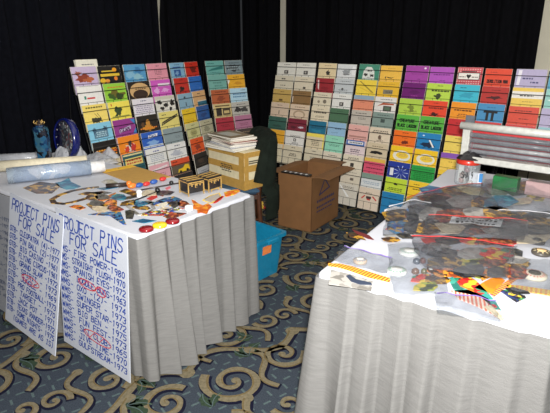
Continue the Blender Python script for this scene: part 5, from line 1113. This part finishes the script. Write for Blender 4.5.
# lidded jar
glass = film_mat('clear_jar_plastic', (206, 212, 216), .3, .08); redl = mat('red_jar_lid', (200, 52, 36), .35, coat=.3)
x, y = at(466, 184, TZ); e = empty('jar', (x, y, TZ+.0015), 0, 'clear jar with red lid and scrawled label, in front of the white frame', 'jar')
mb = MB(); mb.lathe([(.062, 0), (.067, .008), (.067, .118), (.06, .13)], glass, 32); mb.build('jar_body', e)
mb = MB(); mb.lathe([(.0655, .122), (.067, .126), (.067, .148), (.06, .152), (.056, .146), (.001, .146)], redl, 32); mb.build('lid', e)
mb = MB(); n = 12; a0 = -2.9; vs_ = []
for k in range(n+1):
    a = a0+1.9*k/n
    for z in (.03, .1): vs_.append((.0676*math.cos(a), .0676*math.sin(a), z))
mb = MB(); r = random.Random(3)
for ch_, a1 in (('S', -2.4), ('H', -2.2), ('A', -2.0), ('9', -1.65)):
    for st in GL[ch_]:
        pts = [tuple(float(q) for q in p.split(',')) for p in st.split()]; L = []
        for p in pts:
            a = a1+p[0]/4*.16; zc = .05+p[1]/6*.036
            for dz in (-.0028, .0028): L.append((.0681*math.cos(a), .0681*math.sin(a), zc+dz))
        for i in range(len(pts)-1):
            b0, b1 = 2*i, 2*i+2; mb.add([L[b0], L[b1], L[b1+1], L[b0+1]], [(0, 1, 2, 3)], inkk)
        for i in range(len(pts)):      # round the vertical strokes out sideways
            p = pts[i]
        for i in range(len(pts)-1):
            p0, p1 = pts[i], pts[i+1]
            q = []
            for p, da in ((p0, -.03), (p1, -.03), (p1, .03), (p0, .03)):
                a = a1+p[0]/4*.16+da; q.append((.0681*math.cos(a), .0681*math.sin(a), .05+p[1]/6*.036))
            mb.add(q, [(0, 1, 2, 3)], inkk)
mb.build('marker_writing', e)
r = random.Random(12)
for k in range(9):
    a = k*2.4; q = .012+.038*((k % 3)/2); mb = MB(); m = colmat(cz[(k*5) % 12], .4, .2); z = .002+.036*(k//3)
    mb.lathe([(.012, 0), (.016, .008), (.015, .024), (.001, .032)], m, 10)
    tag(mb.build('plastic_chip', loc=(x+q*math.cos(a), y+q*math.sin(a), TZ+.003+z)), 'dark plastic chip inside the lidded jar', 'plastic chip', 'chips inside the jar')
o = crumple(0, 0, .2, .14, .05, .2, 'crumpled black bag lying on top of the red jar lid', 44, mat('black_bag_film', (24, 22, 26), .3, coat=.3), TZ, 'black_bag', 'plastic bag'); del o['group']
o.location = (x+.022, y-.01, TZ+.1545)
# white tube frame with clear sleeves
wf = mat('white_frame_paint', (188, 188, 182), .35, coat=.2); redp = mat('red_backing', (186, 40, 44), .5)
F0, Fd = Vector((1.085, 2.86)), Vector((.76, -.65)).normalized(); LN = .66; rz = math.atan2(Fd.y, Fd.x)
e = empty('display_frame', (*(F0+Fd*LN/2), TZ+.0012), rz, 'white tube frame holding long clear sleeves, at the far right table end', 'display frame')
for s, nm in ((-1, 'post'), (1, 'post')):
    mb = MB(); mb.box((s*(LN/2-.022), 0, .17), (.044, .05, .34), wf, bev=.006); mb.build(nm, e)
    mb = MB(); mb.box((s*(LN/2-.022), .015, .36), (.05, .012, .05), mat('grey_bracket', (110, 114, 122), .4, .5), Matrix.Translation((0, 0, 0))); mb.build('bracket', e)
mb = MB(); mb.tube([(-LN/2-.01, -.03, .332), (LN/2+.01, -.03, .332)], .021, wf, 18); mb.build('top_tube', e)
mb = MB(); mb.box((0, -.075, .155), (LN-.1, .014, .034), wf, Matrix.Identity(4), bev=.004); mb.box((0, -.03, .146), (LN-.088, .1, .01), wf); mb.build('tray', e)
mb = MB(); mb.box((0, .012, .235), (LN-.09, .006, .17), redp); mb.build('back_panel', e)
slv = film_mat('clear_sleeve_film', (140, 142, 148), .4, .1); core = [((96, 96, 100), 'dark grey'), ((150, 150, 154), 'light grey'), ((70, 70, 74), 'charcoal'), ((190, 188, 184), 'silver'), ((120, 96, 70), 'brown-tinged')]
Rm = Matrix.Translation((*(F0+Fd*LN/2), TZ+.0012))@Matrix.Rotation(rz, 4, 'Z')
posz = ['lowest of the stack on the white tray', 'second up on the white tray', 'middle of the stack on the white tray', 'fourth up on the white tray', 'topmost under the white tube']
for k in range(5):
    rr = .0145; p = Rm@Vector((.004*(k % 2), -.035, .1516+rr+k*(2*rr+.001))); cc, nm = core[(4+k*2) % 5]
    e2 = empty('sleeve', tuple(p), rz, 'long %s clear sleeve, %s' % (nm, posz[k]), 'sleeve', 'long clear sleeves in the white frame')
    mb = MB(); mb.tube([(-LN/2+.055+.01*(k % 3), 0, 0), (LN/2-.06, 0, 0)], rr*.7, mat('sleeve_roll_%d' % k, cc, .3, coat=.4, var=.3, scale=30), 14); mb.build('rolled_sheet', e2)
    mb = MB(); mb.tube([(-LN/2+.05, 0, 0), (LN/2-.055, 0, 0)], rr, slv, 16, cap=False); mb.build('clear_film', e2)
for k, (x0, wdt, cc, nm) in enumerate(((-.22, .07, (216, 220, 226), 'white and blue'), (-.06, .13, (20, 110, 54), 'green'), (.12, .15, (176, 146, 146), 'pinkish'))):
    p = Rm@Vector((x0, -.012, .0005)); mb = MB(); mb.box((0, 0, .038), (wdt, .06, .076), colmat(cc), bev=.003)
    mb.flat([(-wdt*.4, -.024), (wdt*.4, -.024), (wdt*.4, .024), (-wdt*.4, .024)], .0764, colmat(tuple(int(v*.85) for v in cc)))
    if k == 0: mb.box((.03, -.0302, .05), (.02, .001, .05), colmat((60, 130, 190)))
    tag(mb.build('small_carton', loc=tuple(p), rot=(0, 0, rz)), '%s small box standing under the white tray' % nm, 'box', 'small boxes under the white frame')
